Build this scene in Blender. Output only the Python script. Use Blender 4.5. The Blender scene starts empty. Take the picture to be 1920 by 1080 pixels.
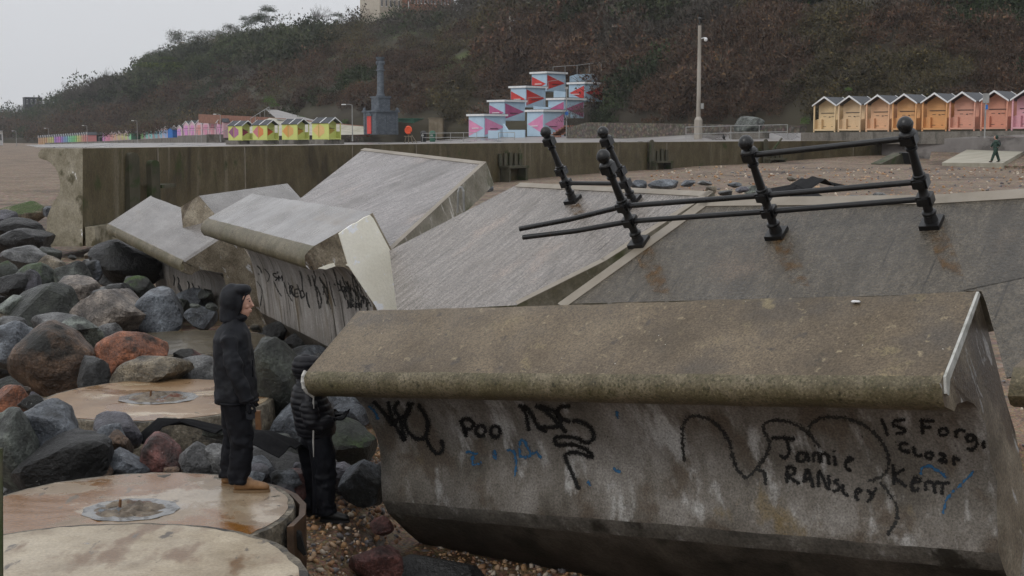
import bpy, bmesh, math, random
import numpy as np
from math import *
from mathutils import Vector, Matrix, noise
from mathutils.bvhtree import BVHTree
random.seed(7); RNG = np.random.default_rng(7)
SC = bpy.context.scene; COL = SC.collection
# ------------------------------------------------ camera, sky, sun, exposure
F = 2600.0; CZ = 3.8; PIT = atan((540-257)/F)
cd = bpy.data.cameras.new('camera'); cam = bpy.data.objects.new('camera', cd); COL.objects.link(cam)
cam.location = (0, 0, CZ); cam.rotation_euler = (pi/2-PIT, 0, 0)
cd.sensor_width = 36; cd.lens = F/1920*36; cd.clip_end = 5000; cd.clip_start = .1
SC.camera = cam
W = bpy.data.worlds.new('World'); SC.world = W; W.use_nodes = True
wn = W.node_tree.nodes; wl = W.node_tree.links; wn.clear()
wo = wn.new('ShaderNodeOutputWorld'); bg = wn.new('ShaderNodeBackground'); sk = wn.new('ShaderNodeTexSky')
sk.sky_type = 'NISHITA'; sk.sun_disc = False; sk.sun_elevation = radians(38); sk.sun_rotation = radians(-130); sk.air_density = 1.2; sk.dust_density = 6
hs = wn.new('ShaderNodeHueSaturation'); hs.inputs['Saturation'].default_value = .12
wl.new(sk.outputs[0], hs.inputs['Color'])
wm = wn.new('ShaderNodeMix'); wm.data_type = 'RGBA'; wm.inputs['Factor'].default_value = .93     # a closed cloud layer
wl.new(hs.outputs[0], wm.inputs[6]); wm.inputs[7].default_value = (7.3, 7.45, 7.75, 1)
tcw = wn.new('ShaderNodeTexCoord'); sxw = wn.new('ShaderNodeSeparateXYZ'); wl.new(tcw.outputs['Generated'], sxw.inputs[0])
mrw = wn.new('ShaderNodeMapRange'); wl.new(sxw.outputs[2], mrw.inputs[0]); mrw.inputs[1].default_value = 0; mrw.inputs[2].default_value = 1; mrw.inputs[3].default_value = .93; mrw.inputs[4].default_value = 1.75
vmw = wn.new('ShaderNodeVectorMath'); vmw.operation = 'SCALE'; wl.new(wm.outputs[2], vmw.inputs[0]); wl.new(mrw.outputs[0], vmw.inputs['Scale'])
wl.new(vmw.outputs[0], bg.inputs[0]); bg.inputs[1].default_value = .1; wl.new(bg.outputs[0], wo.inputs[0])
sd = bpy.data.lights.new('sun', 'SUN'); sd.energy = .6; sd.angle = radians(16); sd.color = (1, .97, .92)
sun = bpy.data.objects.new('sun', sd); COL.objects.link(sun); sun.rotation_euler = (radians(52), 0, radians(-50))
SC.view_settings.view_transform = 'Standard'; SC.view_settings.look = 'None'; SC.view_settings.exposure = 0; SC.view_settings.gamma = 1
SC.cycles.max_bounces = 5; SC.cycles.diffuse_bounces = 3; SC.cycles.glossy_bounces = 2; SC.cycles.volume_bounces = 0
SC.cycles.transparent_max_bounces = 12; SC.cycles.use_denoising = True; SC.cycles.volume_step_rate = 5
# ------------------------------------------------ picture <-> place
FW = np.array([0, cos(PIT), -sin(PIT)]); UP = np.array([0, sin(PIT), cos(PIT)]); C0 = np.array([0, 0, CZ])
def ray(x, y): return FW+np.array([1., 0, 0])*(x-960)/F+UP*(540-y)/F
def P(x, y, d): v = ray(x, y); return C0+v*d/v[1]
def PZ(x, y, z): v = ray(x, y); return C0+v*(z-CZ)/v[2]
def hit(x, y, O, n): v = ray(x, y); return C0+v*((O-C0)@n)/(v@n)
def V3(*a): return np.array(a, float)
def nrm(v): v = np.array(v, float); return v/np.linalg.norm(v)
def sm(a, b, x): t = min(1, max(0, (x-a)/(b-a))); return t*t*(3-2*t)
# ------------------------------------------------ materials
MATS = {}; S1 = (1, 1, 1)
def pm(name, cols, scale=3, rough=.6, bump=.3, bscale=20, stretch=(1, 1, 1), layers=(), objcol=0, spec=.32, detail=8, bstretch=None, bdist=.02, rvar=0, brick=None, alpha=None, vor=None, grain=None):
    """procedural surface: ramp over noise + masked layers (colour, scale, lo, hi, stretch, roughness or None, upfacing)"""
    m = bpy.data.materials.new(name); m.use_nodes = True; MATS[name] = m
    n = m.node_tree.nodes; l = m.node_tree.links; b = n['Principled BSDF']
    b.inputs['Specular IOR Level'].default_value = spec
    tc = n.new('ShaderNodeTexCoord'); oi = n.new('ShaderNodeObjectInfo')
    ad = n.new('ShaderNodeVectorMath'); ad.operation = 'ADD'; l.new(tc.outputs['Object'], ad.inputs[0])
    mu = n.new('ShaderNodeMath'); mu.operation = 'MULTIPLY'; mu.inputs[1].default_value = 37; l.new(oi.outputs['Random'], mu.inputs[0]); l.new(mu.outputs[0], ad.inputs[1])
    def noi(s, st, det=detail, ro=.6):
        mp = n.new('ShaderNodeMapping'); mp.inputs['Scale'].default_value = st; l.new(ad.outputs[0], mp.inputs[0])
        t = n.new('ShaderNodeTexNoise'); t.inputs['Scale'].default_value = s; t.inputs['Detail'].default_value = det; t.inputs['Roughness'].default_value = ro
        l.new(mp.outputs[0], t.inputs[0]); return t.outputs[0]
    r = n.new('ShaderNodeValToRGB'); l.new(noi(scale, stretch), r.inputs[0])
    while len(r.color_ramp.elements) < len(cols): r.color_ramp.elements.new(.5)
    for i, c in enumerate(cols):
        e = r.color_ramp.elements[i]; e.position = .3+.4*i/max(1, len(cols)-1); e.color = (*c, 1)
    col = r.outputs[0]
    def mix(a, bb, fac, blend='MIX'):
        x = n.new('ShaderNodeMix'); x.data_type = 'RGBA'; x.blend_type = blend
        for s, v in ((x.inputs[0], fac), (x.inputs[6], a), (x.inputs[7], bb)):
            if hasattr(v, 'links') or hasattr(v, 'is_linked'): l.new(v, s)
            elif isinstance(v, (int, float)): s.default_value = v
            else: s.default_value = (*v[:3], 1)
        return x.outputs[2]
    if objcol: col = mix(col, oi.outputs['Color'], objcol, 'MULTIPLY') if objcol <= 1 else mix(col, oi.outputs['Color'], 1, 'MULTIPLY')
    rg = rough; rsock = None
    if rvar:
        mr = n.new('ShaderNodeMapRange'); l.new(noi(1.3, (1, 1, 1), 4), mr.inputs[0]); mr.inputs[1].default_value = .35; mr.inputs[2].default_value = .65
        mr.inputs[3].default_value = rough-rvar; mr.inputs[4].default_value = rough+rvar; rsock = mr.outputs[0]
    for L in layers:
        c, s, lo, hi, st, ro, upf = L
        mr = n.new('ShaderNodeMapRange'); mr.interpolation_type = 'SMOOTHSTEP'; l.new(noi(s, st), mr.inputs[0]); mr.inputs[1].default_value = lo; mr.inputs[2].default_value = hi
        fac = mr.outputs[0]
        if upf:
            g = n.new('ShaderNodeNewGeometry'); sx = n.new('ShaderNodeSeparateXYZ'); l.new(g.outputs['Normal'], sx.inputs[0])
            m2 = n.new('ShaderNodeMapRange'); l.new(sx.outputs[2], m2.inputs[0]); m2.inputs[1].default_value = .2; m2.inputs[2].default_value = .9
            m3 = n.new('ShaderNodeMath'); m3.operation = 'MULTIPLY'; l.new(fac, m3.inputs[0]); l.new(m2.outputs[0], m3.inputs[1]); fac = m3.outputs[0]
        col = mix(col, c, fac)
        if ro is not None:
            x = n.new('ShaderNodeMix'); l.new(fac, x.inputs[0]); x.inputs[3].default_value = ro
            if rsock is None: x.inputs[2].default_value = rg
            else: l.new(rsock, x.inputs[2])
            rsock = x.outputs[0]
    if brick:
        t = n.new('ShaderNodeTexBrick'); mp = n.new('ShaderNodeMapping'); mp.inputs['Rotation'].default_value = (pi/2, 0, 0); l.new(tc.outputs['Object'], mp.inputs[0]); l.new(mp.outputs[0], t.inputs[0])
        t.inputs['Scale'].default_value = brick; t.inputs[1].default_value = (1, 1, 1, 1); t.inputs[2].default_value = (.7, .7, .7, 1); t.inputs[3].default_value = (.5, .5, .5, 1)
        col = mix(col, t.outputs[0], 1, 'MULTIPLY')
    if vor:
        vs, amt = vor
        v = n.new('ShaderNodeTexVoronoi'); v.inputs['Scale'].default_value = vs; l.new(ad.outputs[0], v.inputs[0])
        sp = n.new('ShaderNodeHueSaturation'); sp.inputs['Saturation'].default_value = .45; l.new(v.outputs['Color'], sp.inputs['Color'])
        col = mix(col, sp.outputs[0], amt, 'OVERLAY')
        dk = n.new('ShaderNodeMapRange'); l.new(v.outputs['Distance'], dk.inputs[0]); dk.inputs[1].default_value = .0; dk.inputs[2].default_value = .75; dk.inputs[3].default_value = 1.1; dk.inputs[4].default_value = .45
        cb = n.new('ShaderNodeCombineColor'); [l.new(dk.outputs[0], cb.inputs[i]) for i in range(3)]
        col = mix(col, cb.outputs[0], .8, 'MULTIPLY')
    if grain:
        g2 = n.new('ShaderNodeMapRange'); l.new(noi(grain[0], S1, 4, .7), g2.inputs[0]); g2.inputs[1].default_value = .3; g2.inputs[2].default_value = .7; g2.inputs[3].default_value = 1-grain[1]; g2.inputs[4].default_value = 1+grain[1]
        cb = n.new('ShaderNodeCombineColor'); [l.new(g2.outputs[0], cb.inputs[i]) for i in range(3)]; col = mix(col, cb.outputs[0], 1, 'MULTIPLY')
    l.new(col, b.inputs['Base Color'])
    if rsock is None: b.inputs['Roughness'].default_value = rough
    else: l.new(rsock, b.inputs['Roughness'])
    if bump:
        bp = n.new('ShaderNodeBump'); bp.inputs['Strength'].default_value = bump; bp.inputs['Distance'].default_value = bdist
        l.new(noi(bscale, bstretch or stretch, 6, .65), bp.inputs['Height']); l.new(bp.outputs[0], b.inputs['Normal'])
        if vor:
            b2 = n.new('ShaderNodeBump'); b2.inputs['Strength'].default_value = .9; b2.inputs['Distance'].default_value = .02; b2.invert = True
            l.new(v.outputs['Distance'], b2.inputs['Height']); l.new(bp.outputs[0], b2.inputs['Normal']); l.new(b2.outputs[0], b.inputs['Normal'])
    if alpha:
        mr = n.new('ShaderNodeMapRange'); l.new(noi(alpha[0], alpha[3] if len(alpha) > 3 else (1, 1, 1)), mr.inputs[0]); mr.inputs[1].default_value = alpha[1]; mr.inputs[2].default_value = alpha[2]; l.new(mr.outputs[0], b.inputs['Alpha'])
    return m
S1 = (1, 1, 1)
pm('cap', grain=(55, .6), cols=[(.065, .048, .029), (.105, .079, .05), (.15, .115, .073)], scale=1.6, rough=.45, bump=.35, bscale=60, bdist=.006, rvar=.12,
   layers=[((.07, .058, .045), .7, .5, .68, S1, .3, 0), ((.2, .16, .085), 2.5, .6, .75, S1, None, 0), ((.055, .045, .035), 5, .62, .7, S1, None, 0), ((.6, .58, .54), 34, .715, .73, S1, None, 0), ((.2, .16, .1), 12, .6, .7, S1, None, 0)])
pm('cappale', spec=.5, grain=(45, .45), cols=[(.085, .075, .068), (.14, .127, .117), (.2, .187, .175)], scale=1.2, rough=.22, bump=.3, bscale=50, stretch=(.6, 2, 1), bdist=.005, rvar=.08,
   layers=[((.12, .09, .06), .9, .55, .72, (.5, 2, 1), None, 0), ((.07, .06, .045), 3, .62, .72, S1, None, 0), ((.5, .48, .45), 60, .74, .76, S1, None, 0)])
pm('nose', grain=(50, .5), cols=[(.07, .057, .03), (.12, .1, .06), (.185, .155, .105)], scale=4, rough=.5, bump=.6, bscale=45, bdist=.01,
   layers=[((.05, .045, .02), 30, .5, .66, S1, None, 0), ((.075, .066, .03), 1.6, .48, .7, S1, None, 0), ((.2, .17, .11), 50, .62, .72, S1, None, 0), ((.03, .027, .014), 9, .6, .72, S1, None, 0)])
pm('face', grain=(55, .5), cols=[(.09, .08, .065), (.17, .155, .135), (.27, .255, .235)], scale=2.2, rough=.55, bump=.4, bscale=40, stretch=(1, 1, .5), bdist=.008,
   layers=[((.4, .395, .38), 3.2, .52, .68, (1.4, 1, .45), None, 0), ((.11, .09, .07), 2.0, .52, .64, (1, 1, .6), None, 0), ((.17, .13, .07), 1.7, .62, .74, (1, 1, .5), None, 0), ((.03, .027, .02), 34, .66, .71, (1, 1, .5), None, 0), ((.5, .5, .48), 70, .72, .75, S1, None, 0)])
pm('facestreak', grain=(35, .3), cols=[(.17, .155, .14), (.27, .25, .23), (.36, .34, .32)], scale=3, rough=.5, bump=.4, bscale=30, stretch=(1, .2, .2), bdist=.008,
   layers=[((.4, .39, .37), 5, .55, .68, (2, .25, .25), None, 0), ((.035, .03, .02), 3.2, .58, .66, (2.5, .22, .22), None, 0), ((.13, .1, .06), 2, .55, .7, (1, .3, .3), None, 0), ((.03, .06, .03), 1.1, .66, .74, (1.5, .4, .4), None, 0)])
pm('footing', grain=(35, .4), cols=[(.025, .021, .016), (.05, .042, .033), (.09, .078, .062)], scale=2.5, rough=.6, bump=.6, bscale=25, bdist=.02,  # down-facing foot of the blocks, its shade put into the dark colour
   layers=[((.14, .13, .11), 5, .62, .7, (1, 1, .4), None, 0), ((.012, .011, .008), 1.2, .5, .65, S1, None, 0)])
pm('chamfer', [(.05, .046, .04), (.09, .082, .07), (.14, .13, .115)], 3, .5, .5, 25, grain=(40, .5), bdist=.01, layers=[((.22, .21, .2), 6, .56, .7, S1, None, 0), ((.02, .018, .014), 2, .55, .68, S1, None, 0)])  # same concrete as the face; shade below the edge is in its darker colour
pm('endface', grain=(40, .5), cols=[(.11, .09, .06), (.22, .185, .135), (.34, .3, .23)], scale=3, rough=.45, bump=.5, bscale=22, bdist=.01,
   layers=[((.08, .06, .04), 1.8, .5, .6, (1, 1, .35), .3, 0), ((.5, .5, .5), 4.5, .6, .66, (2, 2, .5), None, 0), ((.03, .025, .02), 16, .68, .71, S1, None, 0)])
def slabm(name, c, ro, bs, st=(1, .16, 1), bst=(1.2, .45, 1)):
    return pm(name, c, 16, ro, 1.0, 30, stretch=st, bstretch=bst, bdist=bs, rvar=.1, grain=(42, .6), spec=.5,
       layers=[((c[0][0]*.7, c[0][1]*.68, c[0][2]*.64), 1.0, .52, .7, (1, .45, 1), None, 0), ((c[2][0]*1.15, c[2][1]*1.0, c[2][2]*.9), .9, .56, .72, (1, .6, 1), None, 0), ((c[0][0]*.5, c[0][1]*.48, c[0][2]*.45), 14, .6, .7, (1.6, .07, 1), None, 0), ((.06, .055, .025), .7, .62, .76, S1, None, 0)])
pm('slabside', cols=[(.09, .08, .05), (.15, .135, .1), (.22, .2, .16)], scale=3, rough=.5, bump=.5, bscale=20, bdist=.01, grain=(30, .3), layers=[((.42, .4, .36), 5, .55, .66, (1.6, 1.6, .35), None, 0), ((.05, .055, .018), 1.2, .5, .66, S1, None, 0)])
slabm('slabpale', [(.13, .115, .108), (.195, .175, .168), (.27, .245, .235)], .23, .02)
slabm('slabmid', [(.11, .094, .078), (.17, .148, .13), (.24, .212, .19)], .21, .018)
slabm('slabdark', [(.048, .039, .027), (.078, .064, .045), (.112, .093, .068)], .2, .03, (1, .5, 1), (1, .9, 1))
pm('slabedge', [(.17, .145, .11), (.22, .19, .15), (.26, .23, .19)], 3, .5, .25, 60, bdist=.004)
pm('wallface', grain=(12, .35), cols=[(.05, .038, .017), (.075, .06, .03), (.105, .088, .05)], scale=1.6, rough=.5, bump=.5, bscale=12, stretch=(1, 1, .6), bdist=.02,
   layers=[((.15, .13, .09), 1.1, .56, .72, (1.2, 1.2, .12), None, 0), ((.02, .017, .01), .5, .55, .72, (1, 1, .5), .35, 0), ((.03, .04, .008), 1.1, .58, .7, S1, None, 0), ((.45, .43, .36), 11, .735, .75, S1, None, 0)])
pm('wallend', grain=(20, .3), cols=[(.14, .12, .08), (.22, .195, .14), (.3, .27, .21)], scale=2.2, rough=.55, bump=.4, bscale=20, bdist=.01,
   layers=[((.07, .06, .03), 1.5, .52, .64, S1, None, 0), ((.75, .75, .74), 3.4, .66, .69, (1, 1, .6), None, 0)])
pm('foam', [(.74, .71, .6), (.8, .775, .67), (.85, .83, .74)], 2, .6, .5, 30, bdist=.01, grain=(30, .06), layers=[((.85, .87, .9), 4, .6, .64, S1, None, 0), ((.4, .3, .2), 5, .68, .72, S1, None, 0)])
pm('rock', grain=(34, .6), cols=[(.1, .1, .105), (.42, .42, .42), (1.0, 1.0, .97)], scale=3.5, rough=.45, bump=1, bscale=16, objcol=1, bdist=.05, rvar=.14, detail=14, spec=.35,
   layers=[((.015, .015, .013), 1.3, .52, .66, S1, None, 0), ((.02, .02, .02), 40, .6, .68, S1, None, 0), ((.32, .32, .31), 45, .66, .73, S1, None, 0)])
pm('rockmoss', grain=(34, .6), cols=[(.15, .15, .16), (.45, .45, .45), (1, 1, 1)], scale=3.5, rough=.5, bump=1, bscale=16, objcol=1, bdist=.05, detail=14, spec=.35,
   layers=[((.045, .075, .02), 1.2, .42, .58, S1, .8, 1), ((.02, .02, .018), 1.4, .58, .7, S1, None, 0)])
pm('shingle', grain=(30, .4), cols=[(.13, .075, .04), (.2, .125, .07), (.27, .18, .11)], scale=3, rough=.6, bump=.8, bscale=30, bdist=.02, vor=(26, .5), layers=[((.08, .05, .028), .8, .5, .65, S1, .4, 0)])
pm('beachfar', grain=(5, .35), cols=[(.16, .11, .075), (.2, .145, .10), (.25, .19, .14)], scale=.6, rough=.75, bump=.9, bscale=6, bdist=.08, vor=(7, .4), layers=[((.1, .07, .05), .25, .52, .66, S1, None, 0), ((.4, .33, .26), 14, .66, .7, S1, None, 0)])
pm('pebble', [(.6, .6, .6), (.8, .8, .8), (1, 1, 1)], 8, .45, .3, 60, objcol=0)
pm('disctop', grain=(40, .2), cols=[(.15, .1, .06), (.23, .17, .11), (.31, .24, .17)], scale=1.6, rough=.36, bump=.5, bscale=30, bdist=.006, rvar=.08, spec=.45,
   layers=[((.17, .075, .018), .8, .44, .5, S1, .07, 0), ((.3, .24, .17), 1.1, .54, .6, S1, .1, 0), ((.06, .05, .04), 22, .66, .7, S1, None, 0), ((.3, .26, .22), .6, .56, .62, (1.3, 1, 1), .06, 0), ((.1, .07, .04), 3, .6, .68, (2, .8, 1), .2, 0), ((.05, .045, .04), 8, .7, .73, S1, None, 0)])
pm('discdry', grain=(40, .25), cols=[(.2, .155, .1), (.31, .255, .18), (.4, .34, .25)], scale=2.2, rough=.4, bump=.35, bscale=25, bdist=.008, rvar=.1,
   layers=[((.15, .09, .045), 1.2, .5, .62, (2, .8, 1), .3, 0), ((.09, .075, .06), 4, .62, .7, (2, .6, 1), None, 0), ((.2, .19, .18), 1.8, .68, .71, S1, .08, 0)])
pm('discrust', grain=(40, .2), cols=[(.13, .07, .03), (.2, .12, .058), (.27, .175, .095)], scale=1.3, rough=.36, bump=.5, bscale=30, bdist=.006, spec=.45,
   layers=[((.15, .07, .02), .9, .5, .58, S1, .08, 0), ((.38, .3, .2), .9, .55, .62, (1, 2, 1), .12, 0), ((.06, .055, .05), 2.6, .7, .73, S1, None, 0)])
pm('discshaded', [(.04, .03, .016), (.07, .055, .03), (.1, .08, .045)], 1.3, .25, .25, 25, bdist=.006)  # disc concrete darkened: shade under the toppled block is put into the colour
pm('discrim', [(.06, .05, .035), (.13, .11, .08), (.24, .21, .16)], 9, .5, 1, 24, bdist=.03, grain=(30, .6), layers=[((.03, .028, .024), 3, .5, .62, S1, None, 0)])
pm('hub', [(.05, .04, .03), (.13, .1, .07), (.24, .2, .15)], 8, .5, 1, 20, bdist=.03, layers=[((.12, .04, .02), 3, .56, .66, S1, None, 0), ((.1, .12, .14), 5, .6, .66, S1, .2, 0)])
pm('hubring', [(.08, .075, .07), (.15, .15, .15), (.2, .19, .17)], 6, .12, .3, 30, bdist=.006, layers=[((.03, .028, .025), 7, .52, .6, S1, None, 0)])
pm('iron', [(.003, .003, .0035), (.006, .006, .0065), (.01, .01, .011)], 8, .35, .4, 40, bdist=.005, spec=.45, rvar=.12, grain=(40, .5), layers=[((.05, .022, .01), 7, .66, .74, S1, .7, 0)])
pm('rust', [(.07, .03, .012), (.12, .055, .022), (.17, .09, .04)], 5, .6, .6, 30, bdist=.006)
pm('rustdark', [(.03, .018, .01), (.055, .032, .018), (.1, .055, .028)], 5, .5, .6, 30, bdist=.006)
pm('felt', [(.004, .004, .0045), (.007, .007, .008), (.011, .011, .011)], 20, .9, .6, 80, bdist=.004, spec=.1)
pm('cloth', [(.003, .0035, .005), (.006, .007, .01), (.011, .012, .016)], 9, .6, .5, 50, bdist=.004, spec=.22, rvar=.1)
pm('clothpuff', [(.004, .004, .006), (.007, .007, .009), (.010, .010, .013)], 3, .5, .2, 60, bdist=.003, spec=.2)
pm('trouser', [(.002, .0025, .004), (.004, .0045, .007), (.007, .008, .011)], 9, .65, .5, 40, bdist=.006, spec=.15)
pm('skin', [(.36, .2, .15), (.42, .24, .18), (.47, .28, .21)], 9, .5, .1, 60, bdist=.002)
pm('tanboot', [(.13, .065, .025), (.19, .1, .042), (.25, .14, .065)], 12, .5, .4, 50, bdist=.004)
pm('sole', [(.12, .07, .03), (.16, .1, .05), (.2, .13, .07)], 12, .7, .2, 50)
pm('green_cloth', [(.012, .03, .022), (.02, .045, .034), (.03, .06, .045)], 3, .7, .3, 30)
pm('denim', [(.03, .07, .12), (.05, .1, .17), (.07, .13, .2)], 3, .8, .3, 30)
pm('paint', [(.82, .82, .82), (.9, .9, .9), (1, 1, 1)], 3, .55, .25, 12, objcol=1, stretch=(1, 1, 9), bdist=.01)
pm('trim', [(.6, .6, .6), (.68, .68, .68), (.75, .75, .75)], 3, .5, 0)
pm('slate', [(.025, .028, .033), (.035, .038, .045), (.05, .055, .062)], 3, .55, .3, 20)
pm('darkmetal', [(.02, .02, .02), (.035, .035, .035), (.05, .05, .05)], 6, .5, 0)
pm('galv', [(.2, .2, .2), (.28, .28, .27), (.34, .34, .33)], 3, .5, 0)
pm('polecon', [(.2, .18, .15), (.3, .27, .23), (.36, .33, .29)], 2, .6, .2, 20, stretch=(1, 1, .2))
pm('skyblue', [(.34, .47, .58), (.4, .53, .64), (.45, .57, .68)], 1, .6, .2, 10)
pm('pinkp', [(.55, .19, .34), (.62, .24, .4), (.68, .28, .44)], 1, .6, .2, 10)
pm('magp', [(.32, .07, .17), (.38, .09, .2), (.43, .11, .23)], 1, .6, .2, 10)
pm('redp', [(.42, .03, .03), (.5, .045, .04), (.56, .06, .05)], 1, .6, .2, 10)
pm('monu', [(.085, .1, .12), (.12, .14, .165), (.155, .175, .2)], 2, .65, .5, 8, brick=1.6, bdist=.02)
pm('reddoor', [(.5, .04, .03), (.6, .06, .05), (.66, .08, .06)], 2, .5, 0)
pm('greenp', [(.03, .09, .06), (.04, .12, .08), (.05, .14, .1)], 2, .6, .4, 6, stretch=(8, 8, .2), bdist=.03)
pm('ply', [(.1, .08, .05), (.15, .12, .08), (.2, .165, .12)], 1, .7, .2, 10)
pm('stonewall', grain=(8, .4), cols=[(.07, .06, .05), (.12, .1, .08), (.19, .17, .14)], scale=3, rough=.7, bump=.8, bscale=5, vor=(3.2, .3), bdist=.08)
pm('concrete', grain=(10, .3), cols=[(.1, .09, .075), (.15, .135, .115), (.2, .185, .16)], scale=1, rough=.55, bump=.3, bscale=12, layers=[((.06, .055, .045), .8, .52, .66, (1, 1, .3), None, 0)])
pm('prom', [(.14, .125, .12), (.19, .175, .165), (.24, .22, .21)], .4, .4, .2, 9, layers=[((.1, .09, .085), .3, .52, .6, (1, .2, 1), .25, 0)])
pm('ramp', [(.26, .245, .19), (.33, .31, .25), (.4, .375, .31)], .5, .5, .3, 8, stretch=(1, 4, 1))
pm('earth', [(.02, .016, .01), (.035, .028, .017), (.05, .045, .025)], .05, .9, .6, .5, layers=[((.06, .075, .02), .02, .6, .7, S1, None, 0)])
pm('bark', [(.03, .025, .02), (.05, .042, .034), (.07, .06, .05)], 4, .8, .5, 12)
pm('brickred', [(.16, .07, .045), (.22, .1, .065), (.28, .14, .09)], 2, .7, .2, 5)
pm('stonelt', [(.35, .3, .24), (.42, .37, .3), (.48, .43, .36)], 2, .7, .2, 5)
pm('glass', [(.03, .035, .04), (.05, .055, .06), (.08, .09, .1)], 1, .15, 0)
pm('rooft', [(.06, .045, .038), (.09, .07, .06), (.12, .1, .085)], 2, .7, .4, 9)
pm('spray', [(.004, .004, .004), (.007, .007, .007), (.012, .012, .012)], 9, .6, 0, alpha=(75, .36, .47))
pm('sprayfaint', [(.012, .012, .012), (.02, .02, .019), (.035, .035, .03)], 9, .6, 0, alpha=(45, .36, .56))
pm('sprayblue', [(.02, .09, .19), (.03, .12, .24), (.05, .16, .3)], 9, .6, 0, alpha=(30, .4, .6))
pm('drip', [(.012, .012, .011), (.02, .02, .018), (.03, .03, .025)], 9, .5, 0, alpha=(26, .42, .6))
pm('ruststain', [(.09, .045, .015), (.13, .07, .025), (.16, .1, .04)], 5, .35, 0, alpha=(9, .45, .75))
pm('orange', [(.6, .07, .02), (.68, .09, .03), (.72, .12, .04)], 2, .5, 0)
pm('bluesign', [(.02, .12, .4), (.03, .16, .5), (.04, .2, .55)], 2, .5, 0)
pm('black', [(.006, .006, .006), (.01, .01, .01), (.014, .014, .014)], 3, .5, 0)
pm('timber', [(.035, .035, .022), (.06, .055, .035), (.09, .08, .055)], 3, .7, .6, 14, stretch=(1, 1, .3), layers=[((.03, .045, .012), 1.5, .5, .65, S1, None, 0)])
pm('jointpale', [(.25, .25, .22), (.4, .4, .37), (.5, .5, .48)], 12, .6, .5, 40, bdist=.006)
pm('rope', [(.3, .29, .27), (.42, .41, .38), (.5, .49, .46)], 20, .7, .5, 80, bdist=.004)
pm('pole_white', [(.55, .55, .55), (.62, .62, .62), (.7, .7, .7)], 3, .5, 0)
for nm, lo in (('spray', .1), ('sprayfaint', .28), ('sprayblue', .25), ('drip', .2)):      # sprayed paint thins out towards the edge of the stroke
    n_ = MATS[nm].node_tree.nodes; l_ = MATS[nm].node_tree.links; b_ = n_['Principled BSDF']; src = b_.inputs['Alpha'].links[0].from_node; nz_ = src.inputs[0].links[0].from_socket
    at = n_.new('ShaderNodeAttribute'); at.attribute_name = 'fade'; m1 = n_.new('ShaderNodeMath'); m1.operation = 'MULTIPLY_ADD'; m1.inputs[1].default_value = 2.4; m1.inputs[2].default_value = -1.25-lo; l_.new(nz_, m1.inputs[0])
    m2 = n_.new('ShaderNodeMath'); m2.operation = 'ADD'; l_.new(at.outputs['Fac'], m2.inputs[0]); l_.new(m1.outputs[0], m2.inputs[1]); m3 = n_.new('ShaderNodeMapRange'); l_.new(m2.outputs[0], m3.inputs[0]); m3.inputs[1].default_value = .22; m3.inputs[2].default_value = .5; l_.new(m3.outputs[0], b_.inputs['Alpha'])
def leafmat(name):
    m = bpy.data.materials.new(name); m.use_nodes = True; MATS[name] = m; n = m.node_tree.nodes; l = m.node_tree.links; b = n['Principled BSDF']
    a = n.new('ShaderNodeAttribute'); a.attribute_name = 'leafcol'; l.new(a.outputs['Color'], b.inputs['Base Color']); b.inputs['Roughness'].default_value = .8; b.inputs['Specular IOR Level'].default_value = .2
leafmat('leaves'); leafmat('pebblecol'); MATS['pebblecol'].node_tree.nodes['Principled BSDF'].inputs['Roughness'].default_value = .45
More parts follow.
